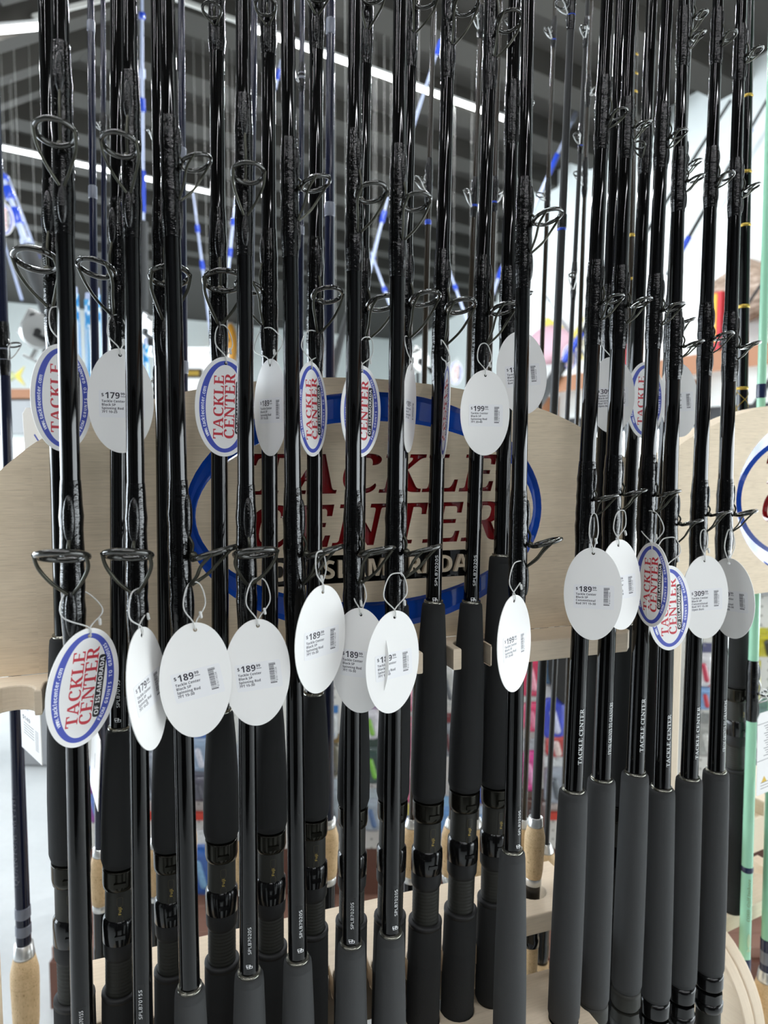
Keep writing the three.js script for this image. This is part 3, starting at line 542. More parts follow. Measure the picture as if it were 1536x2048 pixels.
  plank(B2, uS, uT, -0.62, BOT, -0.02, -0.001, M.ply, 'post', rack2, 0.004);
  const S0 = B2.uv(1462, 1300).x, S1 = S0 + 0.5;
  const hs = (k) => Array.from({ length: 10 }, (_, i) => ({ u: S0 + 0.03 + i * 0.042, back: false, d: -0.082 + k }));
  comb(B2, -0.44, S0, S1, -0.135, -0.062, 0.02, hs(0), 0.011, 'notched_shelf', M.ply, rack2);
  plank(B2, S0, S1, -0.51, -0.46, -0.078, -0.066, M.ply, 'apron', rack2);
  comb(B2, -0.545, S0 - 0.03, S1, -0.1, -0.034, 0.02, hs(0.0).map((n) => ({ ...n, u: n.u - 0.012, back: true, d: -0.068 })), 0.011, 'notched_shelf', M.ply, rack2);
  const side = (u) => { const pts = [[-0.16, -EYE], [0.03, -EYE], [0.03, -0.65]]; for (let i = 0; i <= 14; i++) { const a = i / 14 * Math.PI / 2; pts.push([-0.06 + 0.09 * Math.cos(a), -0.65 + 0.11 * Math.sin(a)]); } pts.push([-0.16, -0.54]);
    const g = extr(shapeOf(pts.map(([x, y]) => new THREE.Vector2(x, y))), 0.0165, 0, 0.002).applyMatrix4(new THREE.Matrix4().makeBasis(B2.n, V(0, 1, 0), B2.u.clone().negate()).setPosition(B2.o.clone().addScaledVector(B2.u, u)));
    mesh('side_panel', g, M.ply, rack2); };
  const uP = B2.uv(1494, 1800).x; side(uP); side(uP - 0.017);
  plank(B2, uS - 0.03, uP + 0.3, -1.03, -1.005, 0.02, 0.14, M.ply, 'base_tier', rack2); plank(B2, uS + 0.04, uP + 0.3, -EYE, -EYE + 0.06, -0.15, 0.16, M.ply, 'plinth', rack2);
}
// ------------------------------------------------------------------ slimmer rods on the far side of the racks
function slim(c) {
  const r = new Rod({ Z: 0.76, gripTop: 1650, foot: 1.28, bend: 1, rTip: 0.0012, len: 1.6, ...c, group: c.group ?? 'slim rods on the far side of the rack' });
  r.blank(c.mat ?? M.navyGloss); const T = r.T, k = c.k ?? 1, L = (y) => T - y * k, q = c.q ?? 1;
  if (c.handle !== 'none') {
    mesh('winding_check', lathe([[0.004, L(-0.008)], [r.r0 + 0.002, L(-0.008)], [0.0088 * q, L(0.0)], [0.0088 * q, L(0.002)], [0.004, L(0.002)]]), c.handle === 'foam' ? M.check : M.silver, r.g);
    mesh('foregrip', lathe([[0.005, L(0.001)], [0.009 * q, L(0.0015)], [0.0116 * q, L(0.012)], [0.0118 * q, L(0.02)], [0.0108 * q, L(0.05)], [0.0098 * q, L(0.058)], [0.005, L(0.058)]]), c.handle === 'foam' ? M.foamDark : M.cork, r.g);
    mesh('seat_hood', lathe([[0.005, L(0.057)], [0.0096 * q, L(0.0575)], [0.0096 * q, L(0.066)], [0.005, L(0.066)]]), M.silver, r.g);
    mesh('reel_seat', lathe([[0.005, L(0.065)], [0.0088 * q, L(0.0655)], [0.0084 * q, L(0.11)], [0.009 * q, L(0.112)], [0.009 * q, L(0.125)], [0.0082, L(0.127)], [0.0082, L(0.135)], [0.005, L(0.135)]]), M.hoodBlack, r.g);
    mesh('rear_grip', lathe([[0.005, L(0.134)], [0.0094 * q, L(0.1345)], [0.0096 * q, L(0.15)], [0.0094 * q, L(0.166)], [0.005, L(0.166)]]), c.handle === 'foam' ? M.foamDark : M.cork, r.g);
    mesh('butt_section', lathe([[0.005, L(0.165)], [0.0078, L(0.1655)], [0.0074, 0.06], [0.0096, 0.055], [0.0104, 0.004], [0, 0]]), M.black, r.g);
  }
  for (const [y0, y1, m] of c.bands ?? []) r.band(y0, y1, m);
  for (const g of c.guides ?? []) r.guide(g, { frame: M.silver, ring: M.ring, wrap: M.wrap });
  for (const i of c.ink ?? []) r.ink(...i);
  return r;
}
slim({ p: [45, 1810, 5, 600], Z: 0.74, gripTop: 1908, r0: 0.0079, q: 1.28, k: 1.6, bands: [[688, 722, M.greyWrap], [1812, 1834, M.greyWrap], [1848, 1868, M.greyWrap]], guides: [[33, 690, 28, 720, 0]], ink: [[INK.QM, 1585, 1770, 36, 1.5]], label: 'black rod at the left edge with grey bands above a bare cork grip' });
slim({ p: [203, 1850, 182, 65], r0: 0.0062, gripTop: 1708, bands: [[42, 64, M.greyWrap], [372, 398, M.greyWrap]], label: 'dark navy slim rod with grey thread bands, between the two leftmost pairs of black rods' });
slim({ p: [214, 1500, 206, 65], Z: 0.8, r0: 0.0045, gripTop: 1700, guides: [[197, 248, 14, 262, 0]], label: 'thin dark rod just right of the leftmost navy rod' });
slim({ p: [312, 1700, 313, 65], Z: 0.78, r0: 0.0045, gripTop: 1690, guides: [[301, 262, 12, 282, 0], [303, 762, 18, 790, 0]], label: 'thin rod whose cork grip peeps out left of the third back row reel seat' });
slim({ p: [372, 1500, 363, 65], r0: 0.006, bands: [[296, 322, M.greyWrap], [722, 748, M.greyWrap]], label: 'navy slim rod right of the third black front rod, with two grey bands' });
slim({ p: [484, 1650, 508, 65], r0: 0.0062, gripTop: 1672, label: 'navy slim rod rising beside the fourth front row rod' });
slim({ p: [597, 1500, 604, 65], r0: 0.0042, bands: [[144, 166, M.greyWrap], [452, 470, M.greyWrap]], guides: [[592, 150, 14, 166, 0]], label: 'thin pale banded rod behind the fifth front row rod' });
slim({ p: [654, 1660, 661, 65], Z: 0.74, r0: 0.0075, q: 1.1, bands: [[406, 434, M.greyWrap], [38, 70, M.greyWrap]], label: 'thick navy rod with a broad grey band behind the sixth front rod' });
slim({ p: [826, 1600, 866, 65], r0: 0.0042, bands: [[440, 450, M.blueBlank]], guides: [[772, 358, 26, 384, 0]], mat: M.brownBlank, label: 'thin rod standing left of the two bare foam grips' });
slim({ p: [906, 1600, 961, 65], r0: 0.0042, mat: M.brownBlank, guides: [[951, 34, 14, 60, 0], [935, 383, 18, 415, 0]], bands: [[408, 416, M.blueBlank]], label: 'thin rod seen between the two bare foam grips' });
slim({ p: [952, 1600, 998, 65], r0: 0.0044, mat: M.brownBlank, guides: [[1012, 384, 18, 405, 0]], bands: [[402, 409, M.blueBlank]], label: 'thin rod right of the two bare foam grips' });
slim({ p: [990, 1600, 1030, 65], r0: 0.0042, mat: M.brownBlank, guides: [[1015, 40, 16, 60, 0]], bands: [[415, 422, M.blueBlank]], label: 'thin rod close behind the stout rod with the highest foam grip' });
slim({ p: [1051, 1560, 1108, 65], Z: 0.83, r0: 0.0036, mat: M.brownBlank, guides: [[1095, 60, 16, 78, 0], [1078, 390, 20, 402, 0]], bands: [[78, 84, M.blueBlank]], label: 'thin rod just right of the rightmost front row rod' });
const rod14 = slim({ p: [1072, 1620, 1141, 65], Z: 0.615, Z1: 0.62, foot: 0.92, r0: 0.0044, q: 0.8, k: 0.86, mat: M.black, gripTop: 1648, guides: [[1118, 8, 26, 30, 0]], bands: [[428, 458, M.wrap], [456, 462, M.blueBlank], [28, 35, M.blueBlank]], label: 'slim black rod with an open cork grip right of the rightmost front rod' });
slim({ p: [1097, 1600, 1172, 65], r0: 0.0032, mat: M.black, gripTop: 1700, guides: [[1152, 270, 16, 290, 0], [1142, 550, 18, 580, 0], [1165, 55, 16, 78, 0]], bands: [[290, 296, M.blueBlank]], label: 'thin black rod nearest the left side of the right hand group' });
slim({ p: [1140, 1250, 1180, 65], Z: 0.85, r0: 0.0038, mat: M.brownBlank, gripTop: 1720, handle: 'foam', guides: [[1187, 180, 20, 190, 0], [1155, 348, 20, 372, 0]], label: 'very thin rod tucked against the leftmost conventional rod' });
slim({ p: [1254, 1000, 1271, 65], Z: 0.9, r0: 0.0064, mat: M.brownBlank, gripTop: 1650, handle: 'foam', bands: [[108, 113, M.gold], [146, 151, M.gold], [182, 187, M.gold], [468, 474, M.gold], [556, 561, M.gold]], label: 'brown rod with gold thread rings behind the right hand group' });
{ const r = slim({ p: [1474, 1340, 1498, 65], Z: 0.8, r0: 0.0068, mat: M.gloss, gripTop: 1140, handle: 'none', foot: 0.545, bands: [[190, 196, M.gold], [342, 348, M.gold], [448, 454, M.gold], [610, 617, M.gold], [774, 780, M.gold]], label: 'black rod with yellow thread rings at the right, its handle showing under the second board' });
  r.foam(0.14, 0.0105, 0.0128, M.foamDark); r.seat(0.14, 1.05);
  const cross = []; for (const s of [1, -1]) for (let k = 0; k < 2; k++) { const pts = []; for (let i = 0; i <= 12; i++) { const y = r.h(835) + (r.h(782) - r.h(835)) * i / 12, a = s * (i / 12 * Math.PI * 1.5) + k * Math.PI; const q = r.r(y) + 0.0003; pts.push(V(q * Math.sin(a), y, q * Math.cos(a))); } cross.push(tube(pts, 0.00028, 24, 5)); }
  mesh('cross_wrap', cross, M.gold, r.g); }
{ const r = slim({ p: [1491, 1850, 1534, 400], Z: 0.78, r0: 0.0066, len: 1.9, mat: M.mint, gripTop: 1990, label: 'mint green rod with navy bands at the right edge, paper tag hanging beside it', group: 'mint green rods', bands: [[768, 796, M.navy], [1374, 1404, M.navy], [1731, 1742, M.navy], [1913, 1985, M.navy]], guides: [[1543, 1386, 36, 1404, 1360]], ink: [[INK.CO, 1750, 1840, 1492, 1.3]] });
  const f = new THREE.SphereGeometry(1, 12, 8).scale(0.0022, 0.009, 0.0003), z = r.r(r.h(1875)) + 0.0002; const tail = new THREE.ExtrudeGeometry(poly([[0, 0.002], [-0.0026, -0.003], [0.0026, -0.003]]), { depth: 0.0003, bevelEnabled: false }).translate(0, -0.01, 0);
  mesh('fish_emblem', [f, tail].map((g) => g.rotateY(0.1).translate(0.001, r.h(1875), z)), std(0xb5cfa9, 0.4), r.g); }
slim({ p: [1535, 1850, 1572, 400], Z: 0.8, r0: 0.0068, len: 1.9, mat: M.mint, gripTop: 1956, q: 1.2, k: 1.4, group: 'mint green rods', bands: [[1876, 1900, M.navy], [1900, 1925, M.greyWrap], [1925, 1950, M.navy]], label: 'second mint green rod cut by the right edge, above a cork grip' });
// ------------------------------------------------------------------ hang tags
const ovalShape = (() => { const s = new THREE.Shape(); s.absellipse(0, 0, 0.3, 0.5, 0, Math.PI * 2, false, 0); const h = new THREE.Path(); h.absellipse(0, 0.437, 0.017, 0.017, 0, Math.PI * 2, true, 0); s.holes.push(h); return s; })();
const ovalGeo = new THREE.ExtrudeGeometry(ovalShape, { depth: 0.008, bevelEnabled: false, curveSegments: 40 }).translate(0, 0, -0.004);
const ovalFace = (() => { const g = new THREE.ShapeGeometry(ovalShape, 40), p = g.attributes.position, uv = g.attributes.uv; for (let i = 0; i < p.count; i++) uv.setXY(i, p.getX(i) / 0.6 + 0.5, p.getY(i) + 0.5); return g.translate(0, 0, 0.0058); })();
const stickGeo = (() => { const s = new THREE.Shape(), w = 0.208, h = 0.129, r = 0.02; s.moveTo(-w + r, -h); s.lineTo(w - r, -h); s.quadraticCurveTo(w, -h, w, -h + r); s.lineTo(w, h - r); s.quadraticCurveTo(w, h, w - r, h); s.lineTo(-w + r, h); s.quadraticCurveTo(-w, h, -w, h - r); s.lineTo(-w, -h + r); s.quadraticCurveTo(-w, -h, -w + r, -h);
  const g = new THREE.ExtrudeGeometry(s, { depth: 0.0016, bevelEnabled: false, curveSegments: 4 }), p = g.attributes.position, uv = g.attributes.uv; for (let i = 0; i < p.count; i++) uv.setXY(i, (p.getX(i) + w) / (2 * w), (p.getY(i) + h) / (2 * h)); return g.translate(0.01, -0.03, 0.0042); })();
function hangTag([x0, y0, x1, y1, w, sgn, Z, face, loop, label, group, spin]) {
  const A = atZ(x0, y0, Z), Bp = atZ(x1, y1, Z), up = A.clone().sub(Bp), H = up.length(); up.normalize();
  const t = thing('hang_tag', label, 'hang tag', group), cosY = Math.min(1, w * Z / F / (0.6 * H)), yaw = sgn * Math.acos(cosY);
  const view = camera.position.clone().sub(A.clone().add(Bp).multiplyScalar(0.5)); view.addScaledVector(up, -view.dot(up)).normalize();
  const z = view.applyAxisAngle(up, yaw), x = up.clone().cross(z);
  t.applyMatrix4(new THREE.Matrix4().makeBasis(x, up, z).scale(V(H, H, H)).setPosition(A.clone().add(Bp).multiplyScalar(0.5)));
  mesh('card', ovalGeo, M.card, t);
  if (face === 'logo') mesh('printed_face', ovalFace, M.logo, t);
  else if (face) { const s = mesh('price_sticker', stickGeo, sticker[face], t); s.rotation.z = spin ?? 0; }
  if (loop) {
    t.updateMatrixWorld(); const [lx, ly, lw = 0.12, Zl] = loop, top = t.worldToLocal(atZ(lx, ly, Zl ?? Z + 0.008));
    const c = V(0, 0.437, 0), m = top.clone().lerp(c, 0.5);
    mesh('tag_loop', tube([V(0.004, 0.437, -0.012), V(0.01, 0.5, -0.02), m.clone().add(V(lw * 0.9, 0.02, -0.02)), top.clone().add(V(lw * 0.45, 0, 0)), top.clone().add(V(0, 0.02, 0.01)), top.clone().add(V(-lw * 0.45, 0, 0)), m.clone().add(V(-lw * 0.9, 0.0, 0.02)), V(-0.01, 0.5, 0.02), V(0, 0.437, 0.012)], 0.0062, 60, 7), M.loop, t);
    mesh('loop_catch', new THREE.CapsuleGeometry(0.013, 0.04, 4, 8).rotateZ(0.2).translate(m.x + lw * 0.5, (m.y + 0.5) / 2, -0.01), M.loop, t);
  }
}
const GF = 'round cards hung on the front row', GB = 'cards hung on the back row', GR = 'cards hung on the conventional rods';
[
  [181, 1256, 152, 1494, 122, 0.8, 0.387, 'logo', [152, 1186, 0.2], 'oval card with printed red and blue emblem, lowest of all at the left', GF],
  [281, 1255, 309, 1497, 78, 1, 0.394, 's179', [275, 1182, 0.2], 'narrow turned white card priced $179, front row, beside the big printed oval', GF, 0.12],
  [390, 1245, 394, 1474, 136, 0, 0.404, 's189', [388, 1168, 0.1], 'widest white $189 card, third from the left in the front row, sticker tilted', GF, 0.19],
  [516, 1238, 513, 1451, 120, 0, 0.414, 's189', [517, 1160, 0.12], 'white $189 card hung a little higher, right of the widest card', GF, 0.13],
  [646, 1170, 637, 1386, 93, 0.9, 0.428, 's189', [640, 1106, 0.08, 0.42], 'highest of the three middle white $189 cards, hanging left of the other two', GF, 0.06],
  [722, 1216, 716, 1425, 98, -0.6, 0.441, 's189', [719, 1163, 0.06], 'middle white $189 card, tucked behind its right neighbour', GF, 0.03],
  [790, 1221, 781, 1426, 86, 0.7, 0.437, 's189', [793, 1150, 0.16], 'white $189 card in front of its neighbour, at the right of the middle three', GF, 0.1],
  [1028, 1190, 1029, 1383, 67, 1, 0.475, 's199', [1036, 1126, 0.16], 'slim white $199 card alone on the rightmost front rod', GF, 0.02],
  [124, 688, 126, 903, 104, 0.8, 0.433, 'logo', [112, 618, 0.1], 'upper printed oval card at the far left, crossed by a front rod', GB],
  [240, 697, 244, 906, 119, 0, 0.446, 's179', [232, 634, 0.1], 'upper white $179 card, its right half behind a front rod', GB],
  [452, 714, 448, 913, 106, 0.5, 0.467, 'logo', [445, 654, 0.1], 'upper printed oval card left of the sign, its right edge behind a front rod', GB],
  [540, 718, 541, 912, 64, -1, 0.478, 's189', [532, 660, 0.26], 'upper narrow white $189 card above the first red letter', GB],
  [622, 724, 625, 913, 51, 0.9, 0.488, 'logo', [628, 666, 0.26], 'narrow turned printed oval card, fully clear of the front rods', GB],
  [724, 731, 720, 914, 72, 0.9, 0.499, 'logo', [735, 678, 0.15], 'upper printed oval card split down the middle by a front rod', GB],
  [822, 729, 816, 905, 26, 1, 0.511, 's189', [812, 676, 0.14], 'white card seen almost edge-on, grey in its own shade', GB],
  [896, 725, 886, 917, 15, -1, 0.516, 'logo', [884, 684, 0.14], 'printed oval card turned to a thin sliver', GB],
  [971, 740, 969, 911, 92, 0.7, 0.528, 's199', [968, 690, 0.1], 'upper white $199 card, clear in front of the blue ring', GB],
  [1036, 663, 1050, 829, 90, 0.3, 0.54, 'c189', null, 'highest white card, mostly hidden behind the rightmost front rod, barcode showing', GB],
  [1187, 1095, 1184, 1280, 110, 0, 0.498, 'c189', [1188, 1030, 0.05], 'broad white $189 card leading the right hand group', GR],
  [1236, 1079, 1246, 1259, 62, 0.8, 0.527, 'c189', [1242, 1024, 0.12], 'narrow white card half behind the broad right hand card', GR],
  [1306, 1085, 1300, 1253, 54, -0.8, 0.545, 'logo', [1303, 1025, 0.18], 'dim printed oval card overlapping the larger printed one at the right', GR],
  [1336, 1131, 1340, 1300, 78, 0.9, 0.553, 'logo', [1338, 1078, 0.2], 'lower printed oval card of the right hand group', GR],
  [1409, 1111, 1411, 1277, 82, 0.9, 0.562, 'c309', [1407, 1062, 0.06], 'white $309 card at the right', GR],
  [1458, 1116, 1466, 1277, 80, -0.9, 0.585, 'c309', [1460, 1062, 0.06], 'greyer white card behind the right edge of the $309 card', GR],
  [1222, 714, 1224, 866, 60, 0.3, 0.578, 'c309', [1214, 660, 0.1], 'upper right white card crossed by a rod, leftmost of three in its row', GR],
  [1292, 724, 1288, 877, 66, 0.9, 0.6, 'logo', null, 'pale printed oval card of the upper right row', GR],
  [1354, 725, 1362, 874, 60, 0.8, 0.62, 'c309', null, 'upper right white card with a barcode, rightmost of three in its row', GR],
].forEach(hangTag);
[[5, 405, 8, 471, 36, 0, 3.4, 'logo', [4, 395, 0.1], 'small distant printed oval card at the left edge, below the ceiling lights', 'distant printed cards'],
 [913, 722, 910, 770, 22, 0, 4.4, 'logo', [915, 716, 0.1], 'small blurred printed card above the sign board', 'distant printed cards'],
 [1141, 688, 1139, 742, 22, 0, 5.6, 'logo', [1143, 684, 0.1], 'small blurred printed card on the right hand wall rod', 'distant printed cards']].forEach(hangTag);
const paperTex = (draw) => std(0xffffff, 0.6, { map: canvasTex(256, 512, (c, w, h) => { c.fillStyle = '#ecebe9'; c.fillRect(0, 0, w, h); draw(c, w, h); }) });
function paperTag(label, tl, tr, bl, Z, Zr, mat, loop) {
  const a = atZ(...tl, Z), b = atZ(...tr, Zr), c = atZ(...bl, Z), x = b.clone().sub(a), y = a.clone().sub(c), w = x.length(), h = y.length();
  y.normalize(); x.addScaledVector(y, -x.dot(y)).normalize(); const z = x.clone().cross(y);
  const t = thing('paper_tag', label, 'paper tag'); t.applyMatrix4(new THREE.Matrix4().makeBasis(x, y, z).setPosition(b.clone().add(c).multiplyScalar(0.5)));
  const s = poly([[-w / 2 + 0.004, h / 2], [w / 2 - 0.004, h / 2], [w / 2, h / 2 - 0.006], [w / 2, -h / 2], [-w / 2, -h / 2], [-w / 2, h / 2 - 0.006]]), g = new THREE.ExtrudeGeometry(s, { depth: 0.0008, bevelEnabled: false }), p = g.attributes.position, uv = g.attributes.uv;
  for (let i = 0; i < p.count; i++) uv.setXY(i, p.getX(i) / w + 0.5, p.getY(i) / h + 0.5);
  mesh('card', g, mat, t);
  if (loop) { t.updateMatrixWorld(); const q = t.worldToLocal(atZ(...loop, Z)); mesh('tag_loop', tube([V(0, h / 2 - 0.006, 0.001), V(0.006, h / 2 + 0.006, 0), q.clone().add(V(0.002, 0, 0)), q, V(-0.006, h / 2 + 0.006, 0), V(0, h / 2 - 0.006, 0.002)], 0.0005, 30, 6), M.loop, t); }
}
paperTag('white paper tag with fine print and a yellow warning sign beside the mint rod', [1517, 1412], [1580, 1422], [1514, 1576], 0.75, 0.78, paperTex((c) => {
  c.fillStyle = '#55555a'; c.fillRect(0, 66, 256, 3); c.fillRect(0, 296, 256, 3); for (let i = 0; i < 13; i++) c.fillRect(46 + (i % 3) * 9, 84 + i * 15.5, 150 + (i * 37) % 50, 4);
  c.fillStyle = '#d9b32c'; c.beginPath(); c.moveTo(30, 440); c.lineTo(52, 400); c.lineTo(74, 440); c.fill(); c.fillStyle = '#77777a'; for (let i = 0; i < 4; i++) c.fillRect(i ? 26 : 86, 420 + i * 18, 150, 4); }), [1524, 1378]);
paperTag('grey-white slanted paper tag hanging below the left end of the ledge', [41, 1380], [80, 1395], [46, 1500], 0.71, 0.665, paperTex((c) => { c.fillStyle = '#6a74b8'; c.font = 'bold 40px sans-serif'; c.fillText('HDZ', 30, 150); c.fillStyle = '#4a4a50'; c.font = 'bold 46px sans-serif'; c.fillText('$149', 26, 250); for (let i = 0; i < 5; i++) c.fillRect(40, 272 + i * 22, 130, 5); for (let i = 0; i < 14; i++) c.fillRect(186, 270 + i * 12, 40, 4 + (i * 5) % 5); }));
paperTag('pale tag with a blue zigzag mark behind the left end of the sign board', [44, 818], [90, 814], [52, 935], 0.66, 0.68, paperTex((c) => { c.strokeStyle = '#4554b0'; c.lineWidth = 16; c.beginPath(); c.moveTo(110, 235); c.lineTo(170, 320); c.lineTo(130, 330); c.lineTo(170, 395); c.stroke(); }));
paperTag('narrow white tag edge between the two leftmost foam grips', [186, 1462], [203, 1458], [181, 1590], 0.68, 0.63, paperTex((c) => { c.fillStyle = '#777'; c.fillRect(120, 180, 8, 120); }));

// ------------------------------------------------------------------ things on and along the walls
const wallPt = (px, py, inset = 0.06, PB0 = PB, PA0 = PA) => {               // where a sight line meets the right hand wall
  const r = ray(px, py), d = [PA0[0] - PB0[0], PA0[1] - PB0[1]], l = Math.hypot(...d), n = [-d[1] / l, d[0] / l], o = [PA0[0] + n[0] * inset, PA0[1] + n[1] * inset];
  const t = (o[0] * n[0] + o[1] * n[1]) / (r.x * n[0] - r.z * n[1]); return r.multiplyScalar(t).add(camera.position);
};
{ const a = lerp2(PA, PB, -0.0), b = lerp2(PA, PB, 0.9), y = EYE + 0.555, W = run(b, a, y, y + 0.115, -0.32);
  tag(mesh('wall_shelf', [run(b, a, y + 0.1, y + 0.125, -0.32), run(lerp2(b, a, 0), a, y, y + 0.12, -0.02).translate(-0.9 * 0.31, 0, 0.437 * 0.31)], M.trim), 'brown wooden shelf running along the pale right hand wall', 'shelf');
  const d = [PA[0] - PB[0], PA[1] - PB[1]], l = Math.hypot(...d);
  for (const [px, i] of [[1400, 0], [1120, 1]]) { const p = wallPt(px, 700, 0.0), g = new THREE.ExtrudeGeometry(poly([[0, 0], [0.3, 0], [0.3, -0.03], [0.05, -0.28], [0, -0.28]]), { depth: 0.03, bevelEnabled: false });
    g.applyMatrix4(new THREE.Matrix4().makeBasis(V(-d[1] / l, 0, -d[0] / l), V(0, 1, 0), V(d[0] / l, 0, -d[1] / l)).setPosition(V(p.x, y, p.z))); tag(mesh('shelf_bracket', g, M.trim), i ? 'wooden shelf bracket at the far end of the wall shelf' : 'wooden shelf bracket left of the red and yellow box', 'bracket', 'wall shelf brackets'); } }
function fish(label, at, len, hgt, body, belly, turn, tailUp = 1) {
  const t = thing('mounted_fish', label, 'mounted fish', null, at); t.rotation.y = turn;
  const g = new THREE.SphereGeometry(0.5, 24, 16), p = g.attributes.position; for (let i = 0; i < p.count; i++) { const x = p.getX(i), k = x > 0 ? 1 - x * 1.5 * Math.max(0, x) : 1; p.setY(i, p.getY(i) * k); }
  g.scale(len, hgt, hgt * 0.45); g.computeVertexNormals(); mesh('body', g, body, t);
  const fin = (pts) => new THREE.ExtrudeGeometry(poly(pts), { depth: 0.012, bevelEnabled: false }).translate(0, 0, -0.006);
  mesh('tail_fin', fin([[len * 0.42, 0.02 * hgt], [len * 0.72, hgt * 0.55], [len * 0.6, 0], [len * 0.72, -hgt * 0.55], [len * 0.42, -0.02 * hgt]]), belly, t);
  mesh('dorsal_fin', fin([[-len * 0.2, hgt * 0.4], [-len * 0.05, hgt * 0.72], [len * 0.3, hgt * 0.38], [len * 0.3, hgt * 0.2], [-len * 0.2, hgt * 0.3]]), belly, t);
  mesh('eye', new THREE.SphereGeometry(hgt * 0.05, 8, 6).translate(-len * 0.36, hgt * 0.08, hgt * 0.16), M.black, t);
}
const yellow = std(0xcdbd55, 0.5), pinkish = std(0xcfa9b4, 0.5), speck = std(0xffffff, 0.55, { map: dataTex(128, 128, (x, y) => { const n = noise.noise(x / 6, y / 6, 3) * 60 + noise.noise(x / 2.5, y / 2.5, 8) * 40; return [clamp(150 + n), clamp(130 + n), clamp(112 + n)]; }, true) }), orange = std(0xe8a23c, 0.5);
fish('yellow tailed mounted fish cut off at the left edge, on the far wall', atZ(-6, 752, 6.6), 0.36, 0.17, std(0xb9bf8a, 0.5), yellow, 0.05);
fish('blurred yellow and pink mounted fish above the wall shelf', wallPt(1098, 690, 0.1), 0.55, 0.34, pinkish, yellow, -1.0);
fish('speckled brown mounted fish above the shelf at the right', wallPt(1485, 590, 0.1), 0.62, 0.36, speck, std(0x8d7a68, 0.6), -1.1);
fish('orange finned mounted fish behind the fourth rods', wallPt(462, 690, 0.12, PE, PD), 0.24, 0.8, orange, M.white, 0.4);
{ const p = wallPt(1436, 644, 0.26), t = thing('boxed_lure', 'red and yellow upright box on the wall shelf', 'box', null, p); t.rotation.y = -1.1;
  const red = std(0xb5202a, 0.4); mesh('carton', rbox(0.1, 0.36, 0.08, 0.004), red, t);
  mesh('printed_front', new THREE.BoxGeometry(0.062, 0.3, 0.003).translate(-0.012, 0.02, 0.0415), std(0xffffff, 0.4, { map: canvasTex(128, 512, (c, w, h) => { c.fillStyle = '#d9a52c'; c.fillRect(0, 0, w, h); c.translate(0, h); c.rotate(-Math.PI / 2); c.fillStyle = '#f3dfae'; fitText(c, 'AEI', 'bold #px sans-serif', 60, 98, 220, 66); }) }), t); }
{ const p = wallPt(1262, 690, 0.2), t = thing('boxed_lure', 'small red package standing on the wall shelf behind the rods', 'box', null, p); mesh('carton', rbox(0.1, 0.44, 0.06, 0.006), std(0xc0303c, 0.45), t); mesh('cap', rbox(0.08, 0.1, 0.05, 0.01, 0, 0.26, 0), std(0xd98f96, 0.5), t); }
// rods kept on high racks: slanting against ceiling and walls
function slant(label, a, b, r, mat, bands = [], butt, group = 'slanting rods stored up high') {
  const d = b.clone().sub(a), L = d.length(), t = thing('fishing_rod', label, 'fishing rod', group, a); t.quaternion.setFromUnitVectors(V(0, 1, 0), d.normalize());
  mesh('blank', lathe([[r, 0], [r * 0.45, L], [0, L]], 10), mat, t);
  for (const [f0, f1, m] of bands) mesh('thread_band', lathe([[r * 0.7, L * f0], [r * 1.35, L * f0 + 0.004], [r * 1.3, L * f1 - 0.004], [r * 0.7, L * f1]], 10), m, t);
  if (a.z > -5 && a.x < 1) { const q = t.quaternion.clone().invert(); mesh('hanger', [0.25, 0.8].map((f) => { const p = V(0, L * f, 0), up = V(0, 1, 0).applyQuaternion(q).multiplyScalar(CEIL - (a.y + d.y * L * f)); return tube([p, p.clone().addScaledVector(up, 0.5), p.clone().add(up)], 0.0007, 2, 4); }), M.conduit, t); }
  if (butt) mesh('rear_grip', lathe([[r * 0.8, 0.01], [r * 2.4, 0], [r * 2.5, -butt], [0, -butt]], 12), M.foam, t);
}
const P = atZ;
slant('slanting mottled blue and white rod at the left edge', P(55, 496, 3.6), P(2, 340, 3.7), 0.017, M.paleBlank, [[0.05, 0.12, M.paleBlank], [0.3, 0.5, M.blueBlank], [0.62, 0.78, M.blueBlank], [0.86, 0.93, M.blueBlank]], 0.4);
slant('thin grey-blue slanting rod beside the mottled one', P(92, 560, 3.9), P(16, 352, 4.0), 0.009, M.paleBlank, [[0.2, 0.25, M.blueBlank]]);
slant('thin slanting rod lowest at the left edge', P(44, 600, 4.1), P(4, 470, 4.2), 0.008, M.paleBlank);
slant('slanting pale rod above the yellow tagged far reel, behind the third rods', P(426, 700, 4.2), P(386, 385, 4.4), 0.01, M.paleBlank, [[0.5, 0.56, M.blueBlank], [0.74, 0.79, M.blueBlank]]);
slant('pale rod leaning the other way, behind the fourth rods', P(455, 545, 4.3), P(472, 395, 4.4), 0.011, M.paleBlank, [[0.2, 0.32, M.blueBlank], [0.62, 0.72, M.blueBlank]]);
slant('upright pale blue rod with blue bands hanging between the second and third rods', P(285, 445, 2.9), P(284, -40, 2.9), 0.009, M.paleBlank, [[0.04, 0.22, M.blueBlank], [0.46, 0.52, M.blueBlank], [0.84, 0.87, M.blueBlank], [0.6, 0.64, M.paleBlank]], 0.35);
slant('slanting rod with a bright blue band behind the middle rods', P(738, 545, 4.0), P(776, 395, 4.1), 0.011, M.paleBlank, [[0.66, 0.82, M.blueBlank]]);
slant('slanting rod crossing below the bright blue band', P(795, 650, 4.3), P(742, 505, 4.4), 0.011, M.paleBlank, [[0.45, 0.52, M.blueBlank], [0.9, 0.96, M.blueBlank]]);
slant('slanting rod with a blue tip section left of the top stripping rings', P(822, 265, 3.2), P(882, 80, 3.2), 0.008, M.paleBlank, [[0.84, 1, M.blueBlank]]);
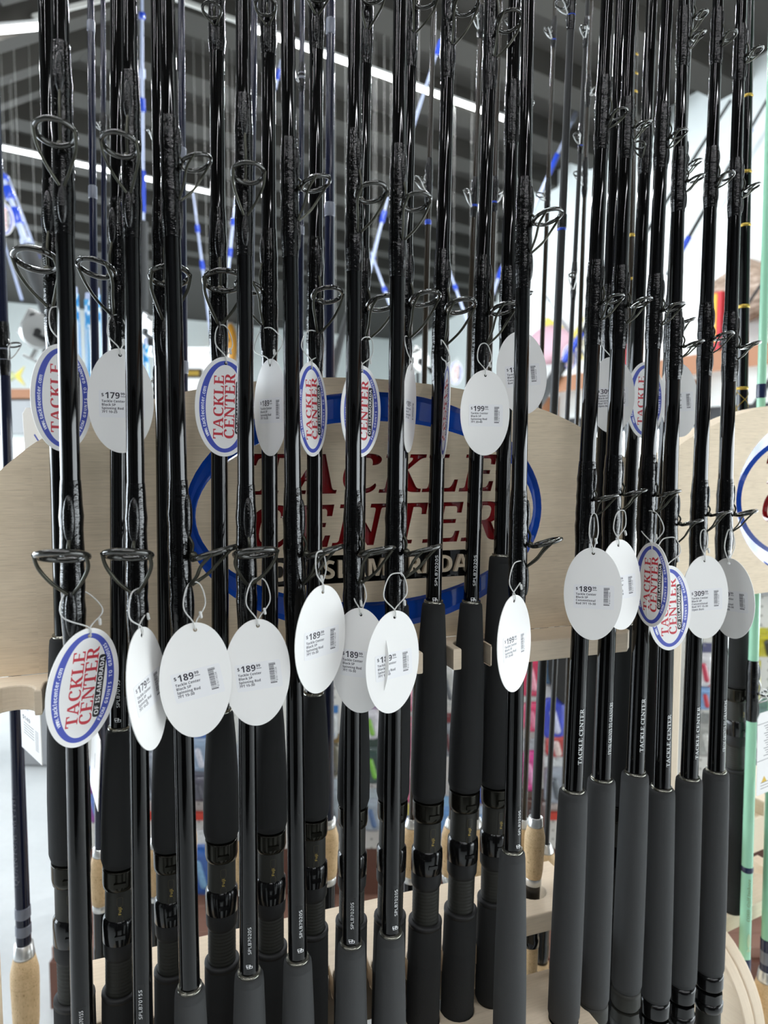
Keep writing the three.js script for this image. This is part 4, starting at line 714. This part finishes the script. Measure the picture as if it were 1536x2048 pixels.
slant('short slanting rod under the main strip light', P(550, 178, 3.7), P(562, 120, 3.7), 0.008, M.paleBlank, [[0.3, 0.7, M.blueBlank]]);
slant('slanting pale rod behind the tenth rods', P(955, 700, 4.6), P(895, 530, 4.8), 0.011, M.paleBlank, [[0.7, 0.76, M.blueBlank]]);
slant('slanting rod with pale tip right of the tenth rods', P(985, 590, 4.5), P(1012, 510, 4.5), 0.01, M.paleBlank, [[0.4, 0.7, M.blueBlank]]);
slant('blue banded slanting rod in front of the wall corner', P(1062, 430, 5.2), P(1152, 225, 5.2), 0.014, M.paleBlank, [[0.4, 0.6, M.blueBlank], [0.9, 1, M.greyWrap]]);
slant('black slanting trolling rod with blue bands across the right wall', wallPt(1124, 730, 0.36), wallPt(1462, 200, 0.3), 0.02, M.black, [[0.02, 0.16, M.blueBlank], [0.3, 0.36, M.blueBlank], [0.72, 0.76, M.greyWrap]], 0.6);
slant('second black slanting rod higher on the right wall', wallPt(1335, 550, 0.14), wallPt(1545, 180, 0.14), 0.016, M.black, [[0.14, 0.24, M.blueBlank], [0.72, 0.82, M.blueBlank]]);
slant('black slanting rod crossing the speckled fish', wallPt(1440, 690, 0.3), wallPt(1545, 535, 0.3), 0.014, M.black, [[0.1, 0.4, M.blueBlank]]);
slant('black slanting rod handle under the wall shelf at the right', wallPt(1488, 850, 0.3), wallPt(1560, 725, 0.3), 0.024, M.black);
slant('thin grey rod leaning the other way beside the yellow fish', wallPt(1170, 712, 0.3), wallPt(1092, 592, 0.3), 0.008, M.greyWrap, [[0.9, 1, M.grey]]);
slant('dark thick rod handle leaning above the sign board', P(662, 752, 2.6), P(700, 610, 2.7), 0.02, M.foam);
// blue marbled rods and silver reels of another stand behind
const marble = std(0xffffff, 0.25, { map: dataTex(64, 256, (x, y) => { const n = noise.noise(x / 14, y / 20, 3) + 0.5 * noise.noise(x / 5, y / 9, 7); return n > 0.25 ? [225, 236, 246] : n > -0.1 ? [86, 170, 222] : [44, 138, 205]; }, true) });
[[160, 588, 'blue marbled rod butt, left of three behind the upper left cards', 16], [186, 600, 'blue marbled rod butt in the middle of three', 16], [204, 590, 'blue marbled rod butt, right of three, next to a black rod', 12], [296, 690, 'pale blue rod butt under the blurred silver reel', 13]].forEach(([px, y, label, w]) => {
  const a = P(px, 905, 2.1), b = P(px, y, 2.1), t = thing('rod_butt', label, 'rod butt', 'blue marbled rod butts', a), L = b.y - a.y, r = w / 2 * 2.1 / F;
  mesh('tube', lathe([[0, -1.2], [r, -1.2], [r, L * 0.8], [r * 0.9, L * 0.86], [r * 0.9, L], [0, L]], 18), marble, t); mesh('cap', lathe([[0, L], [r * 0.7, L], [r * 0.6, L + 0.02], [0, L + 0.022]], 14), M.paleBlank, t); });
function reel(label, p, s, turn) {
  const t = thing('fishing_reel', label, 'fishing reel', 'silver reels on the far stand', p); t.rotation.set(0.1, turn, -0.5); t.scale.setScalar(s);
  mesh('side_plate', [new THREE.CylinderGeometry(0.5, 0.5, 0.16, 28).rotateX(Math.PI / 2), new THREE.CylinderGeometry(0.42, 0.5, 0.08, 28).rotateX(Math.PI / 2).translate(0, 0, 0.12), rbox(0.5, 0.8, 0.1, 0.04, -0.25, 0.1, 0.02)], M.silver, t);
  mesh('spool', new THREE.CylinderGeometry(0.34, 0.34, 0.5, 24).rotateX(Math.PI / 2).translate(0, 0, -0.3), M.check, t);
  mesh('crank', [rbox(0.7, 0.12, 0.05, 0.02, 0.28, -0.1, 0.22), new THREE.CylinderGeometry(0.09, 0.09, 0.08, 14).rotateX(Math.PI / 2).translate(0, 0, 0.2)], M.black, t);
  mesh('knob', new THREE.SphereGeometry(0.14, 14, 10).translate(0.6, -0.14, 0.32), M.black, t); mesh('screw_cap', new THREE.CylinderGeometry(0.08, 0.08, 0.04, 14).rotateX(Math.PI / 2).translate(-0.3, 0.32, 0.1), M.black, t);
  mesh('reel_foot', [rbox(0.14, 0.5, 0.16, 0.04, 0.1, -0.55, -0.25), rbox(0.5, 0.08, 0.18, 0.03, 0.1, -0.8, -0.25)], M.silver, t);
  mesh('post', new THREE.CylinderGeometry(0.06, 0.06, (p.y - EYE + 0.045) / s, 10).translate(0, -(p.y - EYE + 0.045) / s / 2, 0).applyMatrix4(new THREE.Matrix4().makeRotationFromEuler(t.rotation).invert()).translate(0.1, 0, -0.25), M.black, t);
}
reel('big silver reel with a black crank on the far stand at the left', P(78, 664, 2.0), 0.1, 0.3);
reel('second blurred silver reel seen between the second and third rods', P(298, 662, 2.2), 0.09, -0.6);
reel('blurred silver reel just above the sign board, left of the printed sliver card', P(838, 722, 2.4), 0.08, 0.5);
{ const y = EYE - 0.03; const t = thing('reel_stand', 'white topped far stand carrying the blue rods and silver reels', 'display stand', null, V(0, 0, 0));
  const a = P(100, 940, 2.1), b = P(860, 940, 2.35); mesh('top', bar(V(a.x, EYE - 0.06, a.z), V(b.x, EYE - 0.06, b.z), 0.3, 0.03), M.grey, t); mesh('rail', bar(V(a.x, EYE - 0.16, a.z), V(b.x, EYE - 0.16, b.z), 0.02, 0.12), M.pegboard, t); for (const f of [0.32, 0.95]) { const p = a.clone().lerp(b, f); mesh('leg', rbox(0.05, EYE - 0.07, 0.05, 0.005, p.x, (EYE - 0.07) / 2, p.z), M.grey, t); } }
{ const a = P(376, 700, 5.6), t = thing('wall_plaque', 'white panel with a dark gold name plate behind the third rods', 'panel', null, P(395, 748, 5.6)); mesh('panel', rbox(0.5, 0.42, 0.06, 0.02), M.white, t); mesh('name_plate', rbox(0.16, 0.07, 0.03, 0.01, -0.03, 0.0, 0.04), std(0x3a3222, 0.3), t); mesh('inlay', rbox(0.11, 0.035, 0.01, 0.004, -0.03, 0.0, 0.055), M.gold, t); }
{ const t = thing('far_counter', 'grey counter block on the pale floor at the far left', 'counter', null, P(128, 1300, 3.1)); mesh('body', rbox(0.3, 0.8, 0.3, 0.01, 0.0, -0.08, 0), M.grey, t); mesh('top', rbox(0.34, 0.04, 0.34, 0.01, 0, 0.34, 0), M.white, t); }
{ const t = thing('far_shelf', 'brown edged shelf on the far wall under the yellow tailed fish', 'shelf', null, P(40, 790, 6.75)); mesh('board', rbox(1.7, 0.09, 0.3, 0.006), M.trim, t); mesh('cabinet', rbox(1.7, 0.32, 0.28, 0.01, 0, -0.22, 0), M.grey, t); }

// ------------------------------------------------------------------ low lure display behind the rack
const ZG = 1.84, gx0 = P(176, 1700, ZG).x, gx1 = P(1600, 1700, ZG).x;
const gon = thing('lure_display', 'low pegboard lure display on a brown plank base behind the rod rack', 'display stand', null, V(0, 0, -ZG));
{ const peg = canvasTex(256, 256, (c) => { c.fillStyle = '#d6d5cf'; c.fillRect(0, 0, 256, 256); c.fillStyle = '#8d8c86'; for (let i = 0; i < 4; i++) for (let j = 0; j < 4; j++) { c.beginPath(); c.arc(32 + i * 64, 32 + j * 64, 8, 0, 7); c.fill(); } }); peg.wrapS = peg.wrapT = THREE.RepeatWrapping;
  const w = gx1 - gx0, g = new THREE.BoxGeometry(w, 0.72, 0.02).translate((gx0 + gx1) / 2, 0.63, 0); const uv = g.attributes.uv; for (let i = 0; i < uv.count; i++) uv.setXY(i, uv.getX(i) * w * 10, uv.getY(i) * 7.2);
  mesh('pegboard', g, std(0xffffff, 0.7, { map: peg }), gon);
  for (let i = 0; i < 4; i++) mesh('deck_plank', rbox(w, 0.03, 0.052, 0.003, (gx0 + gx1) / 2, 0.135, 0.036 + i * 0.053), M.deck, gon);
  mesh('riser', box(w, 0.13, 0.03, (gx0 + gx1) / 2, 0.215, 0.0), std(0x5d3c30, 0.6), gon); mesh('riser', box(w, 0.12, 0.02, (gx0 + gx1) / 2, 0.06, 0.225), std(0x6b4638, 0.6), gon);
  mesh('label_rail', box(w, 0.02, 0.012, (gx0 + gx1) / 2, EYE - 0.965, 0.03), std(0xc9402f, 0.5), gon); mesh('top_cap', rbox(w, 0.02, 0.06, 0.004, (gx0 + gx1) / 2, 1.0, 0), M.grey, gon); }
const packPrint = dataTex(64, 96, (x, y) => { const n = noise.noise(x / 7, y / 10, 5) * 34 + noise.noise(x / 3, y / 3, 2) * 18; return [clamp(214 + n), clamp(214 + n), clamp(214 + n)]; }, true);
const packMats = {}; const pm = (c) => packMats[c] ??= phys(c, 0.3, { map: packPrint, clearcoat: 0.5, clearcoatRoughness: 0.2 });
function pack(px, py, w, h, head, body, label, lure = 0xffffff, Z = 1.78) {
  const t = thing('lure_package', label, 'lure package', 'packaged lures on the display', P(px, py, Z)), W = w * Z / F, H = h * Z / F;
  const g = new THREE.SphereGeometry(0.5, 14, 10); const p = g.attributes.position; for (let i = 0; i < p.count; i++) { const f = (v) => Math.sign(v) * Math.pow(Math.abs(v * 2), 0.45) / 2; p.setXYZ(i, f(p.getX(i)), f(p.getY(i)), p.getZ(i)); }
  g.computeVertexNormals(); mesh('pouch', g.scale(W, H * 0.8, 0.03).translate(0, -H * 0.1, 0), pm(body), t);
  mesh('header_card', box(W, H * 0.22, 0.004, 0, H * 0.4, 0), pm(head), t);
  mesh('lure', new THREE.CapsuleGeometry(W * 0.16, H * 0.34, 4, 10).rotateZ(0.25).translate(0, -H * 0.14, 0.013), pm(lure), t);
  mesh('hook_wire', tube([V(0, H * 0.46, 0.01), V(0, H * 0.48, -0.01), V(0, H * 0.47, -0.04)], 0.0016, 6, 6), M.silver, t);
}
[[192, 1590, 34, 120, 0x7fa8e0, 0x9a3fa0, 'purple and blue fish lure package at the left end of the display', 0x6f8fe0], [305, 1540, 44, 130, 0x8f959c, 0xa3aab4, 'grey lure package left of the third reel seat', 0x5c6068], [350, 1590, 50, 110, 0x4a3550, 0x584760, 'dark plum lure package behind the third rods', 0x2b2430],
 [402, 1500, 40, 90, 0x3f74c4, 0x9fb4cc, 'blue topped clear lure package under the widest card', 0xd9d9e4], [404, 1725, 46, 140, 0xe6e8ea, 0x2f66b8, 'large blue lure bag low between the third and fourth rods', 0x7fb2d8], [402, 1570, 36, 70, 0x6b6a78, 0x5f5c68, 'dusky small lure package above the blue bag', 0x44424e],
 [470, 1560, 56, 150, 0xb8c0c6, 0x8795a0, 'slate lure package behind the fourth rods', 0x404850], [662, 1445, 30, 70, 0x3d82c8, 0xd8dcdc, 'white lure package with blue print by the middle rods', 0x2f6fb8], [664, 1510, 34, 90, 0x8b6f3a, 0x6f6a58, 'brown skirted lure package by the middle rods', 0x3a372c], [663, 1600, 34, 90, 0xb9c4cc, 0x9fa9b0, 'pale grey lure package by the middle rods', 0x3f4448], [680, 1690, 70, 100, 0x8b8a88, 0x7d7b78, 'grey box shaped package on the display base', 0xa3a19d],
 [742, 1440, 34, 80, 0xb59ab8, 0xe2e0e6, 'white and lilac lure package right of the middle rods', 0x86c23e], [746, 1520, 34, 100, 0x26413a, 0x39504c, 'dark green skirted lure package right of the middle rods', 0x7cc23a], [745, 1620, 36, 90, 0xb7c2c8, 0xa8b2bc, 'silvery lure package right of the middle rods', 0x4c6c9a],
 [822, 1375, 36, 100, 0xd8487a, 0xe2738f, 'pink lure package behind the right middle card', 0xf0a0b4], [822, 1520, 34, 180, 0xea86a0, 0xe66f93, 'long pink lure package left of the bare foam grips', 0xf4bcc8], [826, 1660, 38, 110, 0xd7c75a, 0x3a6fc0, 'blue and white lure package low by the bare foam grips', 0xf2f4f8],
 [895, 1360, 32, 110, 0xe9e9e7, 0xcfcfcb, 'white printed package between the bare foam grips', 0x55585c], [896, 1470, 34, 90, 0x7a1f2a, 0x8d9096, 'grey package with dark red top between the bare foam grips', 0x5a1c22], [900, 1640, 44, 100, 0x8dbbe4, 0x6fa0d8, 'light blue package low between the bare foam grips', 0xe8edf2],
 [968, 1360, 34, 100, 0xb54a3a, 0xbfb7a8, 'tan package with red print right of the bare foam grips', 0x8b8578], [970, 1460, 36, 80, 0x2f63b8, 0x3b72c4, 'bright blue package right of the bare foam grips', 0xdfe8f2], [972, 1560, 40, 100, 0xeef0f2, 0x2c62d2, 'white and vivid blue package right of the bare foam grips', 0x2aa07a], [972, 1650, 44, 80, 0xbfd3ec, 0x9fc1e6, 'pale blue package low by the stout foam grip', 0xf0f4f8], [975, 1720, 44, 70, 0xd8336c, 0xe23a78, 'hot pink package at the foot of the display', 0xf2a8c0],
 [1062, 1340, 48, 110, 0xe9e4e6, 0xe83f6a, 'crimson pink lure bag right of the slim $199 card', 0xffa8bc], [1064, 1425, 36, 80, 0xcfd3d0, 0xf04a7c, 'pink lure bag below the crimson one', 0xf28aa8], [1060, 1530, 36, 110, 0xb9bcc4, 0xe84aa0, 'magenta lure bag lower right of the front rods', 0xf7a0d0], [1066, 1620, 56, 90, 0x4c2f28, 0x5a3830, 'dark brown bag low on the display', 0x3a2520], [1052, 1670, 36, 70, 0xdfe8f4, 0x9fc4ec, 'white and blue bag low on the display', 0xf4f8fc],
 [1102, 1335, 36, 70, 0xe4e9ee, 0x3f6f98, 'teal blue bag between two slim rods', 0x2a8f8a], [1108, 1425, 46, 110, 0xeceef4, 0x3c50d8, 'royal blue lure bag between two slim rods', 0xd8dcf8], [1112, 1485, 44, 60, 0xc83a3a, 0xcc4a46, 'red bag between two slim rods', 0xf0d8d0], [1110, 1560, 46, 100, 0xe8ecee, 0xaeb6c2, 'silver grey bag between two slim rods', 0x60686f],
].forEach((a) => pack(...a));
[[1406, 1330, 34, 90, 0x5f5f88, 0xf0eef0, 'white and violet package left of the rightmost conventional rod', 0xd63a58], [1408, 1390, 32, 60, 0xd84a60, 0x8fb8e8, 'sky blue package with a red lure by the rightmost conventional rod', 0xd63a48], [1410, 1470, 40, 90, 0x9a9c98, 0xb9bab4, 'silver spoon package by the rightmost conventional rod', 0xe4e4dc], [1500, 1365, 40, 90, 0xd8cf2a, 0xd4c93a, 'yellow toothed package behind the mint rod', 0xa8a020], [1532, 1285, 50, 60, 0xe4dc30, 0xe2d62c, 'bright yellow ring package at the right edge', 0x3a3a22], [1475, 1430, 40, 110, 0xc87a9a, 0xa89878, 'pink and tan package beside the yellow ringed rod', 0xe0a0b0], [1530, 1440, 50, 90, 0x6f9a88, 0x7fa09a, 'green grey package behind the paper tag', 0x38484a], [1495, 1540, 50, 90, 0x8f8f94, 0x5a5c64, 'charcoal package low behind the mint rod', 0xb0302f]].forEach((a) => pack(...a, 1.74));
{ const t = thing('round_badge', 'black round badge with gold lettering hanging right of two slim rods', 'badge', null, P(1146, 1330, 1.765)); mesh('disc', new THREE.CylinderGeometry(0.11, 0.11, 0.012, 40).rotateX(Math.PI / 2).scale(0.6, 1, 1), M.black, t); mesh('rim', new THREE.TorusGeometry(0.107, 0.003, 8, 40).scale(0.6, 1, 1), M.gold, t); }
renderer.render(scene, camera);
